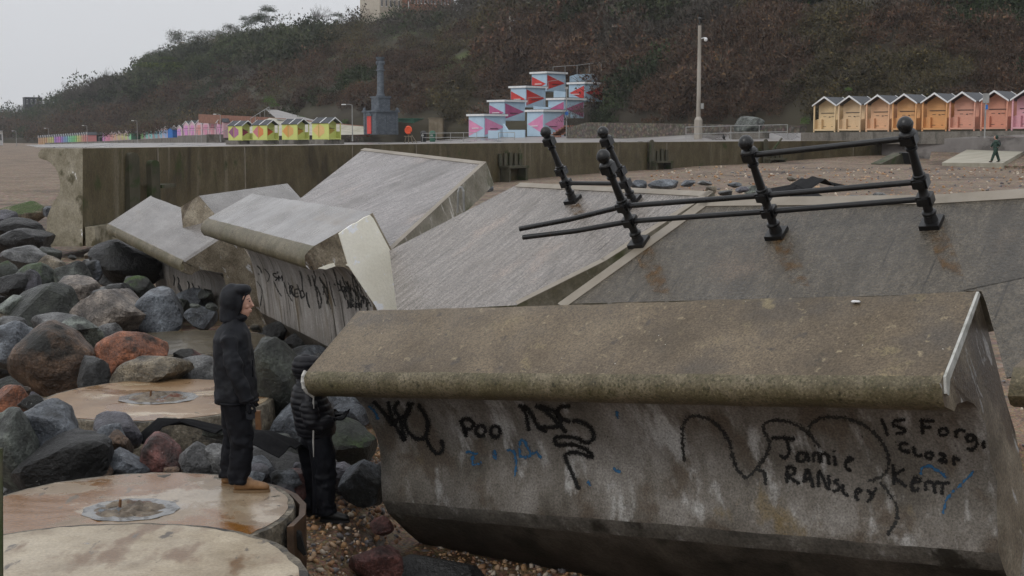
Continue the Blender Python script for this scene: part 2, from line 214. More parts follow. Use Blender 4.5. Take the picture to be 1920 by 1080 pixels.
# ------------------------------------------------ mesh helpers
class MB:
    def __init__(s): s.v = []; s.f = []; s.mi = []; s.k = 0
    def add(s, V, Fc, mi=None):
        o = len(s.v); s.v += [tuple(map(float, p)) for p in V]; s.f += [tuple(o+i for i in f) for f in Fc]; s.mi += [s.k if mi is None else mi]*len(Fc); return s
    def box(s, c, d, R=None, mi=None):
        c = np.array(c, float); V = []
        for z in (-1, 1):
            for x, y in ((-1, -1), (1, -1), (1, 1), (-1, 1)):
                p = np.array([x*d[0]/2, y*d[1]/2, z*d[2]/2]); V.append(c+(R@p if R is not None else p))
        return s.add(V, [(3, 2, 1, 0), (4, 5, 6, 7), (0, 1, 5, 4), (1, 2, 6, 5), (2, 3, 7, 6), (3, 0, 4, 7)], mi)
    def tube(s, pts, r, n=8, mi=None, sq=1):
        pts = [np.array(p, float) for p in pts]; r = r if hasattr(r, '__len__') else [r]*len(pts); V = []; Fc = []
        for i, p in enumerate(pts):
            t = nrm(pts[min(i+1, len(pts)-1)]-pts[max(i-1, 0)]); u = nrm(np.cross(t, [0, 0, 1] if abs(t[2]) < .9 else [1, 0, 0])); w = np.cross(u, t)
            for k in range(n):
                a = 2*pi*(k+.5*(n == 4))/n; V.append(p+r[i]*(cos(a)*u+sin(a)*w*sq))
        for i in range(len(pts)-1):
            for k in range(n): Fc.append((i*n+k, i*n+(k+1) % n, (i+1)*n+(k+1) % n, (i+1)*n+k))
        Fc += [tuple(range(n))[::-1], tuple((len(pts)-1)*n+k for k in range(n))]
        return s.add(V, Fc, mi)
    def lathe(s, base, ax, prof, n=14, mi=None):
        ax = nrm(ax); return s.tube([np.array(base)+ax*h for h, r in prof], [r for h, r in prof], n, mi)
    def ell(s, c, r, n=10, mi=None, R=None):
        V = []; Fc = []
        for i in range(n+1):
            a = pi*i/n
            for k in range(2*n):
                b = pi*k/n; p = np.array([r[0]*sin(a)*cos(b), r[1]*sin(a)*sin(b), r[2]*cos(a)]); V.append(np.array(c)+(R@p if R is not None else p))
        m = 2*n
        for i in range(n):
            for k in range(m): Fc.append((i*m+k, (i+1)*m+k, (i+1)*m+(k+1) % m, i*m+(k+1) % m))
        return s.add(V, Fc, mi)
    def rings(s, R, mi=None, cap=True):
        n = len(R[0]); V = [p for r in R for p in r]; Fc = []
        for i in range(len(R)-1):
            for k in range(n): Fc.append((i*n+k, i*n+(k+1) % n, (i+1)*n+(k+1) % n, (i+1)*n+k))
        if cap: Fc += [tuple(range(n))[::-1], tuple((len(R)-1)*n+k for k in range(n))]
        return s.add(V, Fc, mi)
    def poly(s, pts, off, mi=None):
        """prism: polygon pts, extruded by vector off"""
        n = len(pts); V = [np.array(p, float) for p in pts]; V += [p+np.array(off) for p in V]
        return s.add(V, [tuple(range(n))[::-1], tuple(range(n, 2*n))]+[(k, (k+1) % n, n+(k+1) % n, n+k) for k in range(n)], mi)
def mesh_of(name, mb, mats, smooth=False, O=None, Rm=None):
    V = np.array(mb.v, float)
    if O is not None: V = V-O
    if Rm is not None: V = V@Rm          # columns of Rm = local axes in world
    me = bpy.data.meshes.new(name); me.from_pydata(V.tolist(), [], mb.f)
    for m in (mats if isinstance(mats, (list, tuple)) else [mats]): me.materials.append(MATS[m])
    me.polygons.foreach_set('material_index', mb.mi)
    bm = bmesh.new(); bm.from_mesh(me); bmesh.ops.recalc_face_normals(bm, faces=bm.faces); bm.to_mesh(me); bm.free()
    if smooth:
        me.polygons.foreach_set('use_smooth', [True]*len(me.polygons))
        if smooth != True: me.set_sharp_from_angle(angle=radians(smooth))
    me.update(); return me
def tag(o, label=None, cat=None, group=None, kind=None):
    for k, v in (('label', label), ('category', cat), ('group', group), ('kind', kind)):
        if v: o[k] = v
    return o
def solo(name, mb, mats, label=None, cat=None, group=None, kind=None, smooth=False, Rm=None, O=None, col=None):
    V = np.array(mb.v)
    if O is None: O = np.array([(V[:, 0].min()+V[:, 0].max())/2, (V[:, 1].min()+V[:, 1].max())/2, V[:, 2].min()])
    o = bpy.data.objects.new(name, mesh_of(name, mb, mats, smooth, O, Rm)); COL.objects.link(o)
    M = Matrix.Identity(4)
    if Rm is not None: M = Matrix(np.array(Rm).tolist()).to_4x4()
    M.translation = Vector(O); o.matrix_world = M
    if col is not None: o.color = (*col, 1)
    return tag(o, label, cat, group, kind)
def thing(name, loc, label, cat, group=None, rz=0):
    o = bpy.data.objects.new(name, None); COL.objects.link(o); o.location = loc; o.rotation_euler = (0, 0, rz); o.empty_display_size = .2
    return tag(o, label, cat, group)
def part(name, mb, mats, par, smooth=False, col=None, label=None, world=True):
    """mb in world coordinates (world=True, unrotated parent) or in the parent's own coordinates"""
    O = np.zeros(3)
    if world:
        q = par
        while q is not None: O = O+np.array(q.location); q = q.parent
    o = bpy.data.objects.new(name, mesh_of(name, mb, mats, smooth, O)); COL.objects.link(o); o.parent = par
    if col is not None: o.color = (*col, 1)
    return tag(o, label)
def wpart(name, mb, mats, par, smooth=False, col=None, label=None):
    """mb in world coordinates, parent has its own rotation"""
    M = par.matrix_world.copy() if par.parent is None and par.type == 'MESH' else None
    bpy.context.view_layer.update(); M = par.matrix_world.inverted()
    o = bpy.data.objects.new(name, mesh_of(name, mb, mats, smooth)); o.data.transform(M); COL.objects.link(o); o.parent = par
    if col is not None: o.color = (*col, 1)
    return tag(o, label)
def copy_tree(o, parent=None, first=True):
    c = o.copy(); COL.objects.link(c); c.parent = parent
    for ch in o.children: copy_tree(ch, c, False)
    return c
def paint(o, fn):
    for ch in o.children:
        c = fn(ch.name.split('.')[0]);
        if c is not None: ch.color = (*c, 1)
        paint(ch, fn)
# ------------------------------------------------ the ground, the beach and the promenade
def zg(x, y):
    z = float(np.interp(y, [9, 16, 22, 35, 60, 96, 108, 112, 130, 700], [-.05, -.1, .1, .7, 1.25, 1.95, 2.5, 2.6, 2.2, 1.2]))
    if y > 40 and x < -.2*y: z = float(np.interp(-x/y, [.2, .3], [z, min(z, 1.35)]))
    if 8 < y < 17: z -= .46*sm(-1.75, -1.05, x)
    return z+.05*noise.noise(Vector((x*.25, y*.25, 0)))*min(1, y/20)+.025*noise.noise(Vector((x*1.3, y*1.3, 3)))
def sheet(name, ys, mat, kind='structure', us=70):
    mb = MB(); V = []
    for y in ys:
        for i in range(us+1):
            x = (i/us*2-1)*(abs(y)*.62+12); V.append((x, y, zg(x, y)))
    n = us+1
    mb.add(V, [(j*n+i, j*n+i+1, (j+1)*n+i+1, (j+1)*n+i) for j in range(len(ys)-1) for i in range(us)])
    return solo(name, mb, mat, kind=kind, smooth=True, O=np.zeros(3))
sheet('shingle_ground', [-12]+list(np.linspace(-8, 22, 70)), 'shingle')
sheet('beach', list(np.geomspace(22, 1500, 90)), 'beachfar', us=90)
def strip(name, A, B, mat, skirt=2, kind='structure', th=.25):
    """sheet between two pixel/depth polylines with a solid front edge"""
    mb = MB(); a = [P(*q) for q in A]; b = [P(*q) for q in B]; n = len(a)
    V = a+b+[p-V3(0, 0, skirt) for p in b]
    mb.add(V, [(i, i+1, n+i+1, n+i) for i in range(n-1)]+[(n+i, n+i+1, 2*n+i+1, 2*n+i) for i in range(n-1)])
    return solo(name, mb, mat, kind=kind)
PB = [(40, 271.5, 460), (75, 271, 400), (190, 268, 330), (435, 267.5, 225), (650, 266.5, 225), (760, 265.5, 222), (870, 260, 190), (900, 257.5, 176), (1100, 255, 160), (1310, 250, 136), (1530, 249, 118), (1920, 245, 96), (2500, 240, 80)]
PF = [(40, 274, 400), (75, 276, 330), (190, 276, 260), (435, 276, 170), (650, 274.5, 150), (760, 274, 145), (870, 272, 128), (900, 272, 126), (1100, 271, 118), (1310, 268, 116), (1530, 264.5, 114), (1920, 257, 93), (2500, 250, 76)]
strip('promenade', PB, PF, 'prom')
# ------------------------------------------------ the hill
HC = [(-900, 262, 640, 255, 900), (-300, 262, 640, 242, 850), (0, 262, 600, 234, 800), (60, 262, 560, 222, 760), (100, 260, 540, 210, 740), (150, 258, 500, 188, 700), (230, 252, 440, 178, 660), (280, 250, 410, 145, 620), (330, 246, 390, 108, 600), (400, 242, 350, 92, 560), (460, 236, 300, 76, 530), (500, 232, 262, 70, 500), (560, 228, 246, 70, 470), (620, 226, 232, 66, 440), (680, 224, 222, 54, 400), (760, 232, 208, 44, 370), (850, 240, 204, 34, 345), (920, 246, 196, -40, 330), (1000, 246, 190, -80, 300), (1100, 244, 178, -110, 270), (1200, 240, 160, -120, 250), (1350, 238, 146, -130, 230), (1500, 237, 133, -140, 212), (1700, 234, 122, -145, 200), (1920, 228, 113, -150, 190), (2300, 215, 100, -170, 180), (3000, 200, 90, -200, 170)]
HX = [h[0] for h in HC]
def hillpt(px, t):
    by, bd, ry, rd = [float(np.interp(px, HX, [h[k] for h in HC])) for k in (1, 2, 3, 4)]
    d = bd+(rd-bd)*t; zb = P(px, by, bd)[2]; zr = P(px, ry, rd)[2]
    s = t**.85; z = zb+(zr-zb)*s; x = (px-960)/F*d/cos(PIT)
    q = noise.noise(Vector((x*.02, d*.02, 1)))*5*sin(pi*min(1, t))+noise.noise(Vector((x*.06, d*.06, 5)))*1.8*sin(pi*t)
    return np.array([x, d, z+q])
mb = MB(); cols = list(range(-900, 3001, 30)); rows = [0, .04]+[i/22 for i in range(2, 23)]; V = []
for r in rows:
    for c in cols: V.append(hillpt(c, r))
for c in cols: p = hillpt(c, 1); V.append(p+np.array([p[0]*.9, p[1]*.9, 4]))
n = len(cols); rr = len(rows)+1
fr = [hillpt(c, 0) for c in cols]; k0 = len(V); V += [p-V3(0, 0, 5) for p in fr]
mb.add(V, [(j*n+i, j*n+i+1, (j+1)*n+i+1, (j+1)*n+i) for j in range(rr-1) for i in range(n-1)]+[(k0+i, k0+i+1, i+1, i) for i in range(n-1)])
solo('hillside', mb, 'earth', kind='structure', smooth=True, O=np.zeros(3))
# ------------------------------------------------ fallen sea wall blocks
def axes(T, w):
    x = nrm(T)*-1; y = nrm(np.array(w)-np.array(w)@x*x); return np.array([x, y, np.cross(x, y)]).T      # local x along the unit, y up the slope
def block(name, out3, T, mats, label, capn, rag=0, nz=70):
    """prism of the recurved profile; out3 = list of (point, material index of the edge that starts there)"""
    mb = MB(); pts = [p for p, m in out3]; n = len(pts); rng = random.Random(len(name)+int(abs(T[0])*100)); cen = sum(pts)/n
    for j in range(nz+1):
        t = j/nz
        for i, p in enumerate(pts):
            q = p+T*t; q = q+nrm(q-cen-T*t)*(.012*noise.noise(Vector(q*2.2))+.006*noise.noise(Vector(q*9)))
            if j in (0, nz): q = q+V3(rng.uniform(-1, 1), rng.uniform(-1, 1), rng.uniform(-1, 1))*(.012+rag*(j == 0))
            mb.v.append(tuple(q))
    for j in range(nz):
        for i in range(n):
            mb.f.append((j*n+i, j*n+(i+1) % n, (j+1)*n+(i+1) % n, (j+1)*n+i)); mb.mi.append(out3[i][1])
    mb.f += [tuple(range(n)), tuple(nz*n+i for i in range(n))[::-1]]; mb.mi += [4, 4]
    w = pts[0]-pts[1]
    o = solo(name, mb, mats, label, 'sea wall block', 'toppled blocks of the broken sea wall', smooth=38, Rm=axes(T, w))
    return o, capn
def outl(segs, O, nn):
    L = []
    for m, pp in segs:
        for q in pp: L.append((hit(q[0], q[1], O, nn), m))
    return L
dA = 10.2; TA = np.array([-5.424, 4.207, -.68])*(dA/11); OA = P(1832, 548, dA); nAe = nrm(TA)
segA = [(0, [(1832, 548)]), (1, [(1768, 705), (1765, 718), (1765, 733), (1767, 748), (1772, 760), (1780, 770), (1788, 769)]),
        (2, [(1795, 760), (1805, 753), (1815, 752), (1826, 758), (1837, 774), (1846, 800), (1855, 835), (1862, 870), (1868, 905), (1871, 950), (1873, 1000)]),
        (5, [(1875, 1038)]), (3, [(1884, 1072), (1908, 1118), (1948, 1180), (1995, 1222), (2060, 1245)]), (4, [(2040, 1180), (1965, 1060), (1925, 920), (1901, 810), (1886, 753), (1860, 639)])]
outA = outl(segA, OA, nAe)
capA = nrm(np.cross(outA[1][0]-outA[0][0], TA)); capA = capA*np.sign(capA[2])
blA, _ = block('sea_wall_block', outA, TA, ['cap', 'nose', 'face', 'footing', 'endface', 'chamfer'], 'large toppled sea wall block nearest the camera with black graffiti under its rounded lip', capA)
dB = 18.; TB = np.array([-2.82, 6.709, -.034]); OB = P(700, 398, dB); nBe = nrm(TB)
segB = [(0, [(700, 398)]), (1, [(590, 462), (579, 469), (573, 478), (570, 488), (572, 498), (578, 505), (587, 507)]),
        (2, [(610, 501), (630, 498), (645, 501), (660, 511), (675, 529), (688, 550), (697, 572), (705, 610), (712, 660)]), (3, [(716, 700), (735, 735), (760, 750)]), (4, [(870, 740), (790, 577)])]
outB = outl(segB, OB, nBe)
capB = nrm(np.cross(outB[1][0]-outB[0][0], TB)); capB = capB*np.sign(capB[2])
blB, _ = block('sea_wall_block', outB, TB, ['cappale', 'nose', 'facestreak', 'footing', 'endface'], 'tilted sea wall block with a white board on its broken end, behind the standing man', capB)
def Rxyz(a, b, c):
    ca, sa, cb, sb, cc, s_ = cos(a), sin(a), cos(b), sin(b), cos(c), sin(c)
    return np.array([[cc, -s_, 0], [s_, cc, 0], [0, 0, 1]])@np.array([[cb, 0, sb], [0, 1, 0], [-sb, 0, cb]])@np.array([[1, 0, 0], [0, ca, -sa], [0, sa, ca]])
PROF = [(0, 0, 0), (1, 1.07, 0), (1, 1.14, -.03), (1, 1.19, -.1), (1, 1.2, -.18), (1, 1.15, -.26), (1, 1.06, -.3), (2, .95, -.32), (2, .83, -.38), (2, .74, -.48), (2, .67, -.62), (2, .63, -.8), (2, .62, -.97), (2, .68, -1.14), (2, .78, -1.28), (2, .86, -1.45), (2, .92, -1.62), (3, .98, -1.78), (3, .94, -2.1), (3, .8, -2.45), (4, 0, -2.45)]
pC = [-7.764, 29.81, 2.544, .5603, .0767, -1.0324, 5.2]; RC = Rxyz(*pC[3:6])
outC = [(np.array(pC[:3])+RC@np.array([pC[6], -u, v]), m) for m, u, v in PROF]; TC = RC@np.array([-pC[6], 0, 0])
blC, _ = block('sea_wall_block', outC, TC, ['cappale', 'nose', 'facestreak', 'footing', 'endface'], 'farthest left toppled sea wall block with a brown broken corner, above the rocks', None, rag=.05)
nD = nrm([-.55, -.83, .0]); OD = P(373, 367, 26.5)
outD = [(hit(x, y, OD, nD), m) for m, x, y in ((4, 339, 388), (0, 373, 367), (4, 445, 450), (4, 345, 450))]; TD = P(539, 344, 30.5)-OD
mb = MB(); mb.k = 1
A_ = [p for p, m in outD]; mb.poly(A_, TD); mb.mi[-3] = 0; mb.mi = [1, 1, 0, 0, 1, 1] if len(mb.mi) == 6 else mb.mi
solo('sea_wall_block', mb, ['cappale', 'endface'], 'small sagging sea wall block leaning behind the two left blocks', 'sea wall block', 'toppled blocks of the broken sea wall', Rm=axes(TD, A_[1]-A_[2]))
# the block at the right edge: only its rounded lip is in the picture
OH = P(1889, 744, 9.15); tr = -nrm(TA)*3.2; Yb = nrm(np.cross([0, 0, 1], -tr)); Yb = Yb*np.sign(Yb[1])
def tl(u, v, a): c, s_ = cos(a), sin(a); return Yb*(-(u*c)-v*s_*-1*0)+np.array([0, 0, 1.])*0
outH = []
ah = radians(9)
for m, u, v in PROF:
    uu, vv = (u-1.2), (v+.18); b_ = -uu*cos(ah)-vv*sin(ah)*-1; outH.append((OH+Yb*(-uu*cos(ah)-vv*sin(ah))*.93+V3(0, 0, 1)*(-uu*sin(ah)*1+vv*cos(ah))*.93, m))
block('sea_wall_block', outH, tr, ['cap', 'nose', 'face', 'footing', 'endface'], 'next sea wall block at the right edge, only its rounded lip showing', None, nz=8)
# ------------------------------------------------ tilted promenade slabs
def slab(label, O, nn, T, px, th, mat, name='promenade_slab'):
    pts = [hit(x, y, O, nn) for x, y in px]; x = -nrm(T-(T@nn)*nn); y = np.cross(nn, x); R = np.array([x, y, nn]).T
    if y[1] < 0: R[:, :2] *= -1
    mb = MB(); mb.poly(pts, -nn*th); k = len(px); mb.mi = [0, 1]+[1]*k
    # pale rim along the edges
    c = sum(pts)/len(pts); n = len(pts); base = len(mb.v)
    o = solo(name, mb, [mat, 'slabside'], label, 'concrete slab', 'tilted slabs of the broken promenade', Rm=R)
    return o, pts, R
def inset_border(o, pts, nn, w, idx, par_name='edge_band'):
    for i in idx:
        a, b = pts[i], pts[(i+1) % len(pts)]; d = nrm(b-a); s_ = np.cross(nn, d); c = sum(pts)/len(pts)
        if (c-a)@s_ < 0: s_ = -s_
        mb = MB(); mb.poly([a+nn*.001, b+nn*.001, b+s_*w+nn*.001, a+s_*w+nn*.001], nn*.006); wpart(par_name, mb, 'slabedge', o)
OG = OA-capA*.012
slG, pG, RG = slab('dark wet ribbed slab at right carrying the long black railing', OG, capA, TA, [(1046, 570), (1322, 372), (1750, 366), (1935, 354), (2150, 340), (2300, 440), (1785, 551)], .42, 'slabdark')
mb = MB(); mb.poly([hit(x, y, OG, capA) for x, y in ((1800, 545), (2300, 440), (2300, 640), (1887, 708), (1876, 668), (1865, 625), (1848, 566), (1840, 546))], -capA*.012); wpart('toe', mb, 'slabdark', slG)
inset_border(slG, pG, capA, .13, [0, 1, 2])
nF_ = nrm([-.41, -.28, .86]); OFp = P(970, 571, 14.4)
slF, pF, RF = slab('pale wet slab in the middle carrying two short black posts', OFp, nF_, (TA+TB)/2, [(970, 572), (1135, 490), (1338, 360), (976, 343), (730, 470), (745, 585)], .4, 'slabmid')
inset_border(slF, pF, nF_, .1, [0, 1, 2])
OE = P(733, 470, 18.6); nE = np.cross(P(912, 304, 21.5)-OE, P(535, 385, 22.9)-OE); nE = nrm(nE)*np.sign(nE[2])
slE, pE, RE = slab('grey lilac ribbed slab tilted up highest, in front of the standing sea wall', OE, nE, TB, [(733, 470), (912, 304), (684, 278), (535, 394)], .38, 'slabpale')
inset_border(slE, pE, nE, .1, [0, 1])
for nm, pp in (('G', pG), ('F', pF), ('E', pE)): print(nm, [tuple(np.round(p, 1)) for p in pp])
# drip streaks on E's side face are in the slab's own edge; a bent bar hangs from it
# white filler board on the broken end of block B
mb = MB(); out = -nBe*.0; ofs = -nBe*.035
qb = [hit(x, y, OB, nBe) for x, y in ((634, 438), (645, 430), (659, 420.5), (668, 417), (681, 408), (693, 403), (699, 410), (788, 578), (792, 590), (712, 592), (704, 575), (652, 498))]
mb.poly(qb, ofs); wpart('filler_board', mb, 'foam', blB, label='white filler board on the broken end')
mb = MB(); mb.poly([hit(x, y, OB, nBe)-nBe*.002 for x, y in ((596, 503), (614, 496), (626, 493), (628, 499), (610, 505))], ofs*.5); mb.poly([hit(x, y, OB, nBe)-nBe*.002 for x, y in ((648, 497), (660, 485), (664, 496), (655, 501))], ofs*.6)
wpart('filler_fragment', mb, 'foam', blB)
# pale joint strip along the front edge of block A's right end, and the sealant rope at its left end
mb = MB(); ea = [hit(x, y, OA, nAe)-nAe*.002 for x, y in ((1830, 547), (1833, 553), (1818, 597), (1802, 642), (1788, 680), (1776, 712), (1774, 742), (1769, 738), (1768, 706), (1796, 635))]
mb.poly(ea, -nAe*.02); wpart('joint_strip', mb, 'jointpale', blA)
def onA(i): return outA[i][0]+TA
mb = MB(); mb.tube([onA(i)+nAe*.012 for i in (1, 2, 3, 4, 5, 6)], .022, 6); wpart('joint_strip', mb, 'rope', blA)
q0 = onA(6); mb = MB(); bo = P(588, 748, q0[1]); mb.tube([bo+V3(-.0, 0, .02), P(588, 790, q0[1]), P(587.5, 830, q0[1]), P(588, 857, q0[1])], [.016, .018, .015, .006], 6, sq=.5); wpart('hanging_strip', mb, 'rope', blA)
bpy.context.view_layer.update()
# ------------------------------------------------ graffiti, sprayed on the curved faces
def graffiti(bo, strokes, w, mat, lift, mind=0):
    me = bo.data; Mx = bo.matrix_world; bv = BVHTree.FromPolygons([Mx@v.co for v in me.vertices], [tuple(p.vertices) for p in me.polygons])
    c0 = Vector(C0)
    def cast(x, y):
        h = bv.ray_cast(c0, Vector(nrm(ray(x, y)))); return (None, None) if h[0] is None else (np.array(h[0]), np.array(h[1]))
    for si, st in enumerate(strokes):
        ww = w; mb = MB(); vid = None
        if isinstance(st, tuple) and isinstance(st[0], list): st, ww = st
        pts = [np.array(p, float) for p in st]; L = []
        for i in range(len(pts)-1):              # catmull-rom
            p0, p1, p2, p3 = pts[max(0, i-1)], pts[i], pts[i+1], pts[min(len(pts)-1, i+2)]; k = max(2, int(np.linalg.norm(p2-p1)/3))
            for j in range(k):
                t = j/k; L.append(.5*((2*p1)+(-p0+p2)*t+(2*p0-5*p1+4*p2-p3)*t*t+(-p0+3*p1-3*p2+p3)*t**3))
        L.append(pts[-1]); prev = None
        for i, p in enumerate(L):
            t = L[min(i+1, len(L)-1)]-L[max(i-1, 0)]; t = t/(np.linalg.norm(t)+1e-9); s_ = np.array([-t[1], t[0]])*ww/2*1.75*(1+.22*noise.noise(Vector((p[0]*.13, p[1]*.13, si))))*(1 if 0 < i < len(L)-1 else .6)
            (a, na), (b, nb) = cast(*(p-s_)), cast(*(p+s_))
            if a is None or b is None or np.linalg.norm(a-b) > .25:
                if mb.f: break
                mb.v = []; prev = None; continue
            na = na*np.sign(na@(C0-a)); nb = nb*np.sign(nb@(C0-b)); li = lift+.0004*(si % 5); a = a+na*li; b = b+nb*li
            mb.v += [tuple(a), tuple((a+b)/2), tuple(b)]; k = len(mb.v)
            if prev is not None: mb.f += [(k-6, k-5, k-2, k-3), (k-5, k-4, k-1, k-2)]; mb.mi += [0, 0]
            prev = (a, b)
        if mb.f:
            go = wpart('graffiti', mb, mat, bo); at = go.data.attributes.new('fade', 'FLOAT', 'POINT'); at.data.foreach_set('value', [1. if i % 3 == 1 else 0. for i in range(len(go.data.vertices))])
def sc(L, ox, oy, k=3.0): return [[(ox+x/k, oy+y/k) for x, y in s] for s in L]
def ci(x, y, a, b, n=10): return [(x+a*cos(2*pi*i/n+.5), y+b*sin(2*pi*i/n+.5)) for i in range(n+1)]
ga = [[(180, 95), (240, 160), (290, 235)], [(265, 95), (290, 200), (360, 322)], [(290, 235), (330, 200), (357, 320)], [(330, 97), (300, 130), (330, 185), (370, 170), (385, 120), (350, 97)],
      [(405, 100), (360, 190), (380, 270), (440, 310), (480, 280), (485, 200), (440, 120), (470, 102), (530, 120), (560, 190), (575, 245)], [(480, 300), (500, 350), (540, 392), (570, 370), (565, 310)],
      [(1000, 112), (1040, 170), (1055, 265)], [(1010, 112), (1060, 150), (1110, 240), (1160, 268)], [(1080, 112), (1160, 160), (1220, 235), (1120, 243)], [(1100, 115), (1200, 150), (1230, 180), (1240, 240), (1270, 272)], [(1290, 125), (1230, 130), (1220, 180), (1290, 215)],
      [(1300, 215), (1330, 205), (1400, 240), (1420, 300), (1380, 330), (1310, 300), (1210, 300), (1215, 340), (1300, 340), (1380, 370), (1410, 412), (1330, 385), (1262, 400), (1290, 480), (1320, 550), (1340, 595)]]
graffiti(blA, sc(ga, 640, 720), 9, 'spray', .004)
graffiti(blA, sc([[(672, 200), (690, 250), (705, 300)], [(675, 200), (720, 195), (745, 225), (730, 250), (690, 255)], ci(785, 262, 26, 30), ci(868, 267, 27, 31)], 640, 720), 8.5, 'spray', .004)
gb = [[(500, 302), (560, 303), (635, 308)], [(585, 305), (600, 380), (575, 415), (545, 395)], [(690, 390), (655, 387), (648, 430), (690, 425), (700, 385), (712, 440)], [(738, 440), (738, 395), (762, 385), (775, 440), (785, 395), (815, 395), (825, 455)],
      [(852, 400), (860, 460)], [(850, 372), (856, 382)], [(915, 430), (955, 425), (938, 410), (918, 440), (925, 475), (952, 487)],
      [(590, 460), (588, 508), (588, 558)], [(590, 460), (630, 475), (625, 505), (592, 515), (625, 538), (662, 562)], [(680, 555), (705, 480), (738, 582)], [(688, 535), (728, 535)], [(765, 580), (770, 490), (820, 590), (822, 510)], [(882, 540), (855, 545), (882, 575), (870, 600), (842, 602)],
      [(905, 560), (905, 608), (935, 632)], [(980, 612), (1005, 600), (985, 590), (975, 630), (992, 655)], [(1040, 590), (1060, 622)], [(1090, 580), (1060, 640), (1035, 663)],
      [(1120, 190), (1135, 235), (1155, 292)], [(1255, 200), (1190, 205), (1188, 230), (1250, 250), (1240, 272), (1198, 276)], [(1345, 200), (1350, 282)], [(1330, 203), (1420, 207)], [(1345, 242), (1402, 242)], ci(1468, 267, 24, 20), [(1540, 302), (1535, 258)], [(1535, 278), (1560, 255), (1592, 267)],
      ci(1618, 302, 21, 19), [(1642, 288), (1655, 340), (1625, 370), (1600, 357)], [(1702, 318), (1688, 335), (1702, 360)],
      [(1270, 335), (1228, 335), (1230, 370), (1282, 382)], [(1300, 345), (1310, 395), (1352, 402)], ci(1388, 400, 21, 17), [(1440, 387), (1480, 405), (1445, 430), (1492, 437)], [(1530, 458), (1525, 410), (1560, 432)],
      [(1185, 448), (1188, 500), (1190, 568)], [(1250, 475), (1195, 520), (1262, 577)], [(1290, 550), (1340, 545), (1312, 525), (1290, 560), (1300, 598), (1335, 587)], [(1370, 602), (1370, 552), (1410, 560), (1422, 617)], [(1418, 555), (1507, 557)], [(1465, 557), (1460, 622)]]
graffiti(blA, sc(gb, 1280, 720), 7.5, 'spray', .005)
gc = [[(10, 440), (0, 300), (5, 230), (35, 188), (90, 180), (170, 210), (230, 270), (265, 340), (285, 420), (310, 480), (360, 525), (420, 470), (470, 400), (490, 330), (455, 255), (480, 212), (560, 205), (640, 230), (710, 280), (770, 360)], [(715, 290), (720, 230), (790, 190), (900, 190), (1000, 220), (1080, 280), (1140, 360), (1160, 440), (1130, 510), (1040, 550)], [(1110, 550), (1160, 610), (1205, 690), (1200, 770), (1150, 850)], [(420, 480), (460, 500), (470, 570)]]
graffiti(blA, sc(gc, 1280, 720), 10, 'sprayfaint', .0025)
graffiti(blA, sc([[(740, 380), (745, 450), (790, 440)], [(700, 380), (770, 392)], [(860, 370), (872, 425)], [(930, 370), (970, 380), (985, 450), (975, 520)], [(1010, 310), (1005, 400), (1060, 400), (1040, 330), (1010, 310)], [(1060, 400), (1100, 385), (1125, 420)], [(1390, 540), (1400, 575)], [(1545, 150), (1560, 195)], [(155, 120), (190, 160), (210, 200)], [(1530, 470), (1570, 500)]], 640, 720), 8, 'sprayblue', .003)
graffiti(blA, sc([[(1340, 510), (1350, 470), (1390, 460), (1440, 490), (1495, 530)], [(1640, 490), (1560, 570), (1490, 640), (1465, 730)]], 1280, 720), 7, 'sprayblue', .003)
rg = random.Random(4); gd = []
for i in range(46):
    x = rg.uniform(465, 690); y = 488+max(0, (x-500))*.12+rg.uniform(0, 40); gd.append(([(x, y), (x+rg.uniform(2, 10), y+rg.uniform(8, 22)), (x+rg.uniform(6, 18), y+rg.uniform(24, 50))], rg.uniform(1.5, 4)))
graffiti(blB, gd, 3, 'drip', .004)
gb2 = [[(715, 735), (690, 730), (700, 755), (725, 765), (705, 785)], [(735, 790), (730, 745), (745, 770), (758, 745), (760, 790)], [(820, 890), (815, 825), (840, 830), (825, 860), (850, 905)], [(880, 850), (855, 850), (858, 905), (885, 900)], [(860, 878), (880, 878)], [(895, 860), (900, 910), (925, 900), (915, 865), (895, 860)], [(940, 870), (945, 930), (965, 990)], [(1190, 780), (1200, 850), (1180, 860)], ci(1215, 845, 12, 18), [(1235, 830), (1240, 870)], [(1250, 800), (1258, 868)], [(1270, 810), (1275, 862)],
       [(1250, 930), (1255, 985), (1245, 990)], ci(1275, 970, 9, 14), [(1300, 955), (1290, 970), (1302, 985)], [(1310, 940), (1312, 990)], [(1325, 950), (1313, 968), (1328, 990)], ci(1338, 965, 8, 10), [(1352, 930), (1355, 990)], [(1355, 935), (1368, 895), (1372, 960)], [(1372, 900), (1386, 920), (1390, 985)]]
graffiti(blB, sc(gb2, 340, 330, 4), 2.6, 'spray', .006)
graffiti(blB, sc([[(1640, 460), (1640, 560)], [(1680, 440), (1700, 560), (1720, 600)], [(1620, 730), (1650, 745), (1675, 750)]], 0, 360, 3), 13, 'drip', .005)
graffiti(blC, [[(x, 505+(x-300)*.42), (x+3, 512+(x-300)*.42), (x+1, 525+(x-300)*.42)] for x in (325, 333, 352, 360, 372, 384, 392)], 2.5, 'spray', .005)
